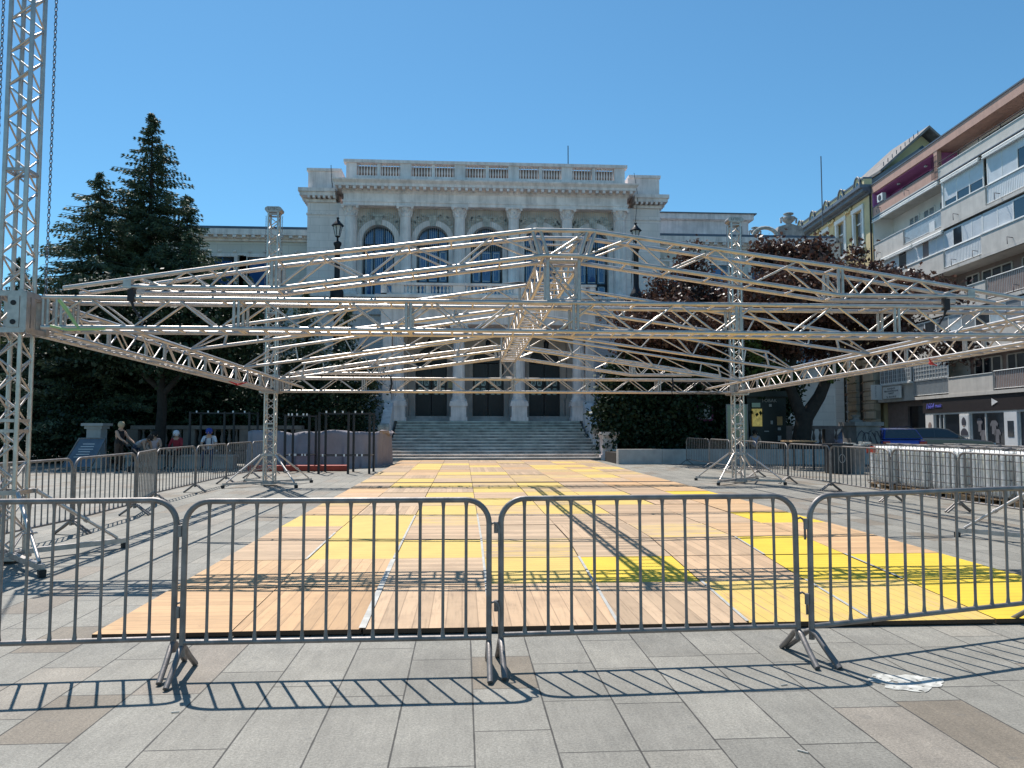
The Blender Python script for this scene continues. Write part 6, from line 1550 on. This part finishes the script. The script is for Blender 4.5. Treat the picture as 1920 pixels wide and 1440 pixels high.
def steel_frame(x0, x1, y0, y1, h, label):
    z = g(y0); t = thing('steel_frame', label, 'steel frame', ((x0 + x1) / 2, (y0 + y1) / 2, z), 0, 'black steel display frames')
    for x in (x0, x1, x0 + (x1 - x0) * .58)[:3 if x1 - x0 > 1 else 2]:
        for y in (y0, y1): mb = MB(); mb.bb(x - .035, x + .035, y - .035, y + .035, z, z + h); mb.build('post', 'black', t)
    mb = MB()
    for zz in (h - .03, h * .30):
        for y in (y0, y1): mb.bb(x0 + .036, x1 - .036, y - .025, y + .025, z + zz - .03, z + zz + .0)
        for x in (x0, x1): mb.bb(x - .025, x + .025, y0 + .036, y1 - .036, z + zz - .03, z + zz)
    mb.build('rails', 'black', t)
    mb = MB(); rr = random.Random(int(x0 * 10))
    for k in range(5):
        x = x0 + .15 + (x1 - x0 - .3) * k / 4
        for zz in (h, h * .30): mb.box((x + rr.uniform(-.1, .1), y0 - .03, z + zz), (.045, .04, .07))
    mb.build('clamp', 'white_clamp', t)
steel_frame(-4.68, -3.05, 25.2, 26.4, 2.02, 'black steel frame with white clamps standing left of the stairs')
steel_frame(-10.3, -8.1, 29.5, 30.7, 2.1, 'black steel frame in the shade behind the left barriers')
steel_frame(-6.0, -5.2, 26.2, 27.4, 1.95, 'narrow black steel frame just right of the rear left tower')
# tarpaulin draped over a row of something
tp = thing('tarpaulin_cover', 'pale lilac tarpaulin draped over stacked goods left of the stairs', 'tarpaulin', (-4.5, 29, g(29))); 
mb = MB(); nx, nz = 70, 9; P0 = [(-7.9, 28.5), (-5.4, 27.6), (-3.2, 29.5), (-2.95, 31.9)]
def along(f):
    f *= 3; k = min(2, int(f)); u = f - k; return P0[k][0] + (P0[k + 1][0] - P0[k][0]) * u, P0[k][1] + (P0[k + 1][1] - P0[k][1]) * u
vs = []
for i in range(nx + 1):
    f = i / nx; x, y = along(f); top = 1.36 + .035 * math.sin(f * 19) + .03 * math.sin(f * 47)
    for j in range(nz + 1):
        u = j / nz; w_ = (.05 + .10 * (1 - u)) * math.sin(f * 60 + 1.5 * math.sin(f * 11) + u * 1.5) + .03 * math.sin(f * 133)
        vs.append((x + w_ * .4 - .0, y - .25 * (1 - u) + w_, g(y) + top * u))
    vs.append((x + .2, y + .9, g(y) + top - .1 + .1 * math.sin(f * 30)))
m_ = nz + 2
mb.add(vs, [(i * m_ + j, (i + 1) * m_ + j, (i + 1) * m_ + j + 1, i * m_ + j + 1) for i in range(nx) for j in range(nz + 1)], True); mb.build('cover', 'tarp', tp)
mb = MB(); z = g(27); mb.bb(-7.4, -4.0, 26.75, 27.2, z, z + .2); o = mb.build('orange_base', 'orange', None, bevel=.03); props(o, 'low red-orange plastic base strip in front of the tarpaulin', 'base strip')
bn = thing('stone_bench', 'pale stone ledge on which the shaded people sit, below the balustrade', 'bench', (-10.4, 28.6, g(28.6))); z = g(28.6)
mb = MB(); mb.bb(-12.2, -8.4, 28.5, 29.0, z, z + .42); mb.bb(-12.25, -8.35, 28.42, 29.05, z + .421, z + .50); mb.build('ledge', 'concrete', bn)

# ================================================================== people
for k, c in dict(skin=(.50, .30, .21), blacktop=(.012, .012, .014), brown=(.06, .04, .03), redj=(.28, .02, .03), whitec=(.62, .62, .66), blue=(.03, .06, .30), denim=(.04, .06, .11), pink=(.55, .42, .42), stripe=(.36, .36, .38), blond=(.42, .34, .22), darkhair=(.02, .015, .012), navy=(.02, .025, .07), lilac=(.35, .32, .42)).items():
    M['c_' + k] = mat('cloth_' + k if k != 'skin' else 'skin', c, .85, 0, .08, 6)
def person(loc, rz, pose, mats, label, scale=1.0, hair='darkhair', hat=None, extra=None):
    """joints in a local frame, facing -y. mats = dict torso,legs,arms,shoes"""
    t = thing('person', label, 'person', loc, rz)
    if pose == 'stand':
        J = dict(pel=(0, 0, .93), wst=(0, -.02, 1.10), che=(0, -.05, 1.30), nek=(0, -.06, 1.47), hd=(0, -.10, 1.60), top=(0, -.10, 1.70),
                 shL=(-.17, -.05, 1.40), elL=(-.22, -.22, 1.18), haL=(-.18, -.42, 1.05), shR=(.17, -.05, 1.40), elR=(.23, -.20, 1.17), haR=(.18, -.42, 1.05),
                 hpL=(-.09, 0, .88), knL=(-.10, -.03, .48), anL=(-.11, .03, .09), tL=(-.12, -.12, .05), hpR=(.09, 0, .88), knR=(.10, -.05, .48), anR=(.11, .02, .09), tR=(.12, -.13, .05))
    elif pose == 'bend':
        J = dict(pel=(0, .10, .90), wst=(0, -.05, 1.00), che=(0, -.25, 1.10), nek=(0, -.42, 1.15), hd=(0, -.52, 1.16), top=(0, -.58, 1.20),
                 shL=(-.17, -.35, 1.10), elL=(-.20, -.40, .85), haL=(-.15, -.50, .65), shR=(.17, -.35, 1.10), elR=(.20, -.40, .85), haR=(.15, -.50, .65),
                 hpL=(-.09, .10, .85), knL=(-.10, .02, .47), anL=(-.11, .10, .09), tL=(-.12, -.05, .05), hpR=(.09, .10, .85), knR=(.10, .02, .47), anR=(.11, .10, .09), tR=(.12, -.05, .05))
    else:   # sit on a 0.5 m ledge
        J = dict(pel=(0, .05, .60), wst=(0, .03, .78), che=(0, -.03, .98), nek=(0, -.06, 1.14), hd=(0, -.11, 1.26), top=(0, -.11, 1.36),
                 shL=(-.18, -.03, 1.08), elL=(-.24, -.13, .84), haL=(-.12, -.32, .72), shR=(.18, -.03, 1.08), elR=(.24, -.13, .84), haR=(.12, -.32, .72),
                 hpL=(-.10, .0, .58), knL=(-.14, -.43, .56), anL=(-.14, -.40, .10), tL=(-.15, -.55, .05), hpR=(.10, .0, .58), knR=(.14, -.43, .56), anR=(.14, -.42, .10), tR=(.15, -.57, .05))
    rad = dict(pel=.135, wst=.125, che=.145, nek=.055, hd=.088, top=.07, shL=.062, shR=.062, elL=.045, elR=.045, haL=.032, haR=.032, hpL=.095, hpR=.095, knL=.062, knR=.062, anL=.042, anR=.042, tL=.035, tR=.035)
    E = [('pel', 'wst'), ('wst', 'che'), ('che', 'nek'), ('nek', 'hd'), ('hd', 'top'), ('che', 'shL'), ('shL', 'elL'), ('elL', 'haL'), ('che', 'shR'), ('shR', 'elR'), ('elR', 'haR'), ('pel', 'hpL'), ('hpL', 'knL'), ('knL', 'anL'), ('anL', 'tL'), ('pel', 'hpR'), ('hpR', 'knR'), ('knR', 'anR'), ('anR', 'tR')]
    names = list(J); me = bpy.data.meshes.new('tmp'); V = [Vector(J[k]) * scale for k in names]; RR = [rad[k] * scale for k in names]
    Ei = [(names.index(a), names.index(b_)) for a, b_ in E]
    for s, hn in ((-1, 'haL'), (1, 'haR')):       # palm and five fingers
        h = V[names.index(hn)]; el = V[names.index(hn.replace('ha', 'el'))]; d = (h - el).normalized(); sd = d.cross(Vector((0, 0, 1))).normalized()
        pi = len(V); V.append(h + d * .06 * scale); RR.append(.030 * scale); Ei.append((names.index(hn), pi))
        for f in range(4):
            p = h + d * (.11 + .03 * (1 - abs(f - 1.4) / 2)) * scale + sd * (.024 * (f - 1.5)) * scale + Vector((0, 0, -.015)); V.append(p); RR.append(.010 * scale); Ei.append((pi, len(V) - 1))
        V.append(h + d * .07 * scale + sd * (-s) * .05 * scale); RR.append(.011 * scale); Ei.append((names.index(hn), len(V) - 1))
    me.from_pydata([tuple(v) for v in V], Ei, []); o = bpy.data.objects.new('tmp', me); COL.objects.link(o)
    sk = o.modifiers.new('s', 'SKIN'); sk.use_smooth_shade = True
    if not me.skin_vertices: me.skin_vertices.new()
    for i, sv in enumerate(me.skin_vertices[0].data): sv.radius = (RR[i], RR[i]); sv.use_root = (i == 0)
    ss = o.modifiers.new('u', 'SUBSURF'); ss.levels = 1; ss.render_levels = 1
    dg = bpy.context.evaluated_depsgraph_get(); m2 = bpy.data.meshes.new_from_object(o.evaluated_get(dg)); bpy.data.objects.remove(o)
    m2.materials.clear(); order = ['skin', mats['torso'], mats['legs'], mats.get('sleeve', mats['torso']), mats.get('shoes', 'blacktop')]
    for k in order: m2.materials.append(M['c_' + k])
    seg = [(V[a], V[b_], names[b_] if b_ < len(names) else 'fing') for a, b_ in Ei]
    mi = []
    for p in m2.polygons:
        c = p.center; best = None
        for a, b_, nm in seg:
            ab_ = b_ - a; u = max(0, min(1, (c - a).dot(ab_) / (ab_.length_squared + 1e-9))); dd = (c - a - ab_ * u).length
            if best is None or dd < best[0]: best = (dd, nm, u)
        nm, u = best[1], best[2]
        if nm in ('wst', 'che', 'shL', 'shR'): k = 1
        elif nm in ('hpL', 'hpR', 'knL', 'knR'): k = 2
        elif nm in ('anL', 'anR'): k = 2 if not mats.get('barelegs') else 0
        elif nm in ('tL', 'tR'): k = 4
        elif nm in ('elL', 'elR'): k = 3 if (mats.get('longsleeve') or (mats.get('sleeve') != 'skin' and u < .75)) else 0
        elif nm in ('haL', 'haR'): k = 3 if (mats.get('longsleeve') and u < .85) else 0
        elif nm == 'nek': k = 1 if u < .6 else 0
        else: k = 0
        mi.append(k)
    m2.polygons.foreach_set('material_index', mi); m2.polygons.foreach_set('use_smooth', [True] * len(mi)); m2.name = 'body'
    ob_ = bpy.data.objects.new('body', m2); COL.objects.link(ob_); ob_.parent = t
    hd = Vector(J['hd']) * scale; tp_ = Vector(J['top']) * scale
    mb = MB(); mb.lathe((hd.x, hd.y + .02, hd.z), [(.08 * scale, -.06), (.108 * scale, 0), (.112 * scale, .06), (.085 * scale, .125), (.03 * scale, .155)], 14); 
    mb.build('hair' if not hat else ('cap' if hat == 'blue' else 'headscarf'), 'c_' + (hat or hair), t, world=False)
    mb = MB(); f_ = hd + Vector((0, -.092 * scale, 0)); mb.lathe((f_.x, f_.y, f_.z - .02), [(.004, -.03), (.016, -.02), (.008, .03)], 6)
    for s in (-1, 1): mb.lathe((f_.x + s * .098 * scale, f_.y + .09, f_.z - .01), [(.006, -.03), (.016, 0), (.006, .03)], 6)
    mb.build('nose_and_ears', 'c_skin', t, world=False)
    mb = MB(); 
    for s in (-1, 1): mb.lathe((f_.x + s * .034 * scale, f_.y + .012, f_.z + .015), [(.003, -.007), (.011, 0), (.003, .007)], 6)
    mb.box((f_.x, f_.y + .008, f_.z - .062), (.045, .01, .008)); mb.build('eyes_and_mouth', 'c_darkhair', t, world=False)
    return t
yb = 28.42
p1 = person((-11.75, 26.9, g(27)), R(70), 'stand', dict(torso='blacktop', legs='brown', sleeve='skin'), 'fair-haired woman in a black sleeveless top and brown skirt, standing by the stroller', .98, 'blond')
p2 = person((-11.35, 27.5, g(27.5)), R(75), 'bend', dict(torso='stripe', legs='denim', sleeve='skin'), 'person in a striped shirt bending over the stroller', .95, 'darkhair')
p3 = person((-11.15, yb, g(yb)), R(10), 'sit', dict(torso='pink', legs='brown', sleeve='skin'), 'dark-haired person in a pale pink top seated between the stroller and the red jacket', .98, 'darkhair')
p4 = person((-10.35, yb, g(yb)), R(-12), 'sit', dict(torso='redj', legs='brown', longsleeve=1, sleeve='redj'), 'seated person in a red jacket with a white headscarf', 1.0, 'darkhair', 'whitec')
p5 = person((-9.2, yb - .05, g(yb)), R(8), 'sit', dict(torso='whitec', legs='denim', sleeve='whitec'), 'seated man in a white t-shirt with dark suspenders and a blue cap', 1.06, 'darkhair', 'blue')
mb = MB()
for s in (-1, 1): mb.path([(s * .09, -.17, .70), (s * .10, -.185, .9), (s * .10, -.15, 1.10), (s * .08, -.02, 1.16)], .02, 6)
mb.build('suspenders', 'c_navy', p5, world=False)
p6 = person((12.05, 32.6, g(32.6)), R(12), 'sit', dict(torso='navy', legs='denim', sleeve='whitec', longsleeve=1), 'seated person in a navy and white shirt behind the right barriers', 1.08, 'darkhair')
p7 = person((12.75, 32.6, g(32.6)), R(-15), 'sit', dict(torso='lilac', legs='brown', sleeve='skin'), 'seated person in a pale lilac top behind the right barriers', 1.0, 'darkhair')
bn2 = thing('wooden_bench', 'dark bench under the two people seated behind the right barriers', 'bench', (12.4, 32.75, g(32.7))); z = g(32.7)
mb = MB(); mb.bb(11.5, 13.3, 32.5, 32.95, z + .42, z + .49); mb.build('seat', 'bark', bn2)
for x in (11.7, 13.1): mb = MB(); mb.bb(x - .05, x + .05, 32.55, 32.9, z, z + .419); mb.build('leg', 'bark', bn2)
sr = thing('stroller', 'black folding stroller beside the woman in the black top', 'stroller', (-10.95, 26.7, g(27))); z = g(27)
mb = MB(); mb.prism([(-11.2, z + .35), (-10.7, z + .35), (-10.55, z + .75), (-10.95, z + .62), (-11.15, z + .80)], 26.5, 26.9); mb.build('seat', 'c_blacktop', sr, bevel=.03)
mb = MB(); 
for y in (26.48, 26.92): mb.path([(-11.45, y, z + 1.02), (-11.2, y, z + .75), (-10.75, y, z + .2)], .014, 6); mb.tube((-11.05, y, z + .5), (-11.2, y, z + .12), .014, 6)
mb.tube((-11.45, 26.48, z + 1.02), (-11.45, 26.92, z + 1.02), .018, 8); mb.build('frame', 'iron', sr)
for x, y in ((-10.72, 26.46), (-10.72, 26.94), (-11.2, 26.46), (-11.2, 26.94)): mb = MB(); mb.tube((x, y - .015, z + .1), (x, y + .015, z + .1), .10, 14); mb.build('wheel', 'rubber', sr)
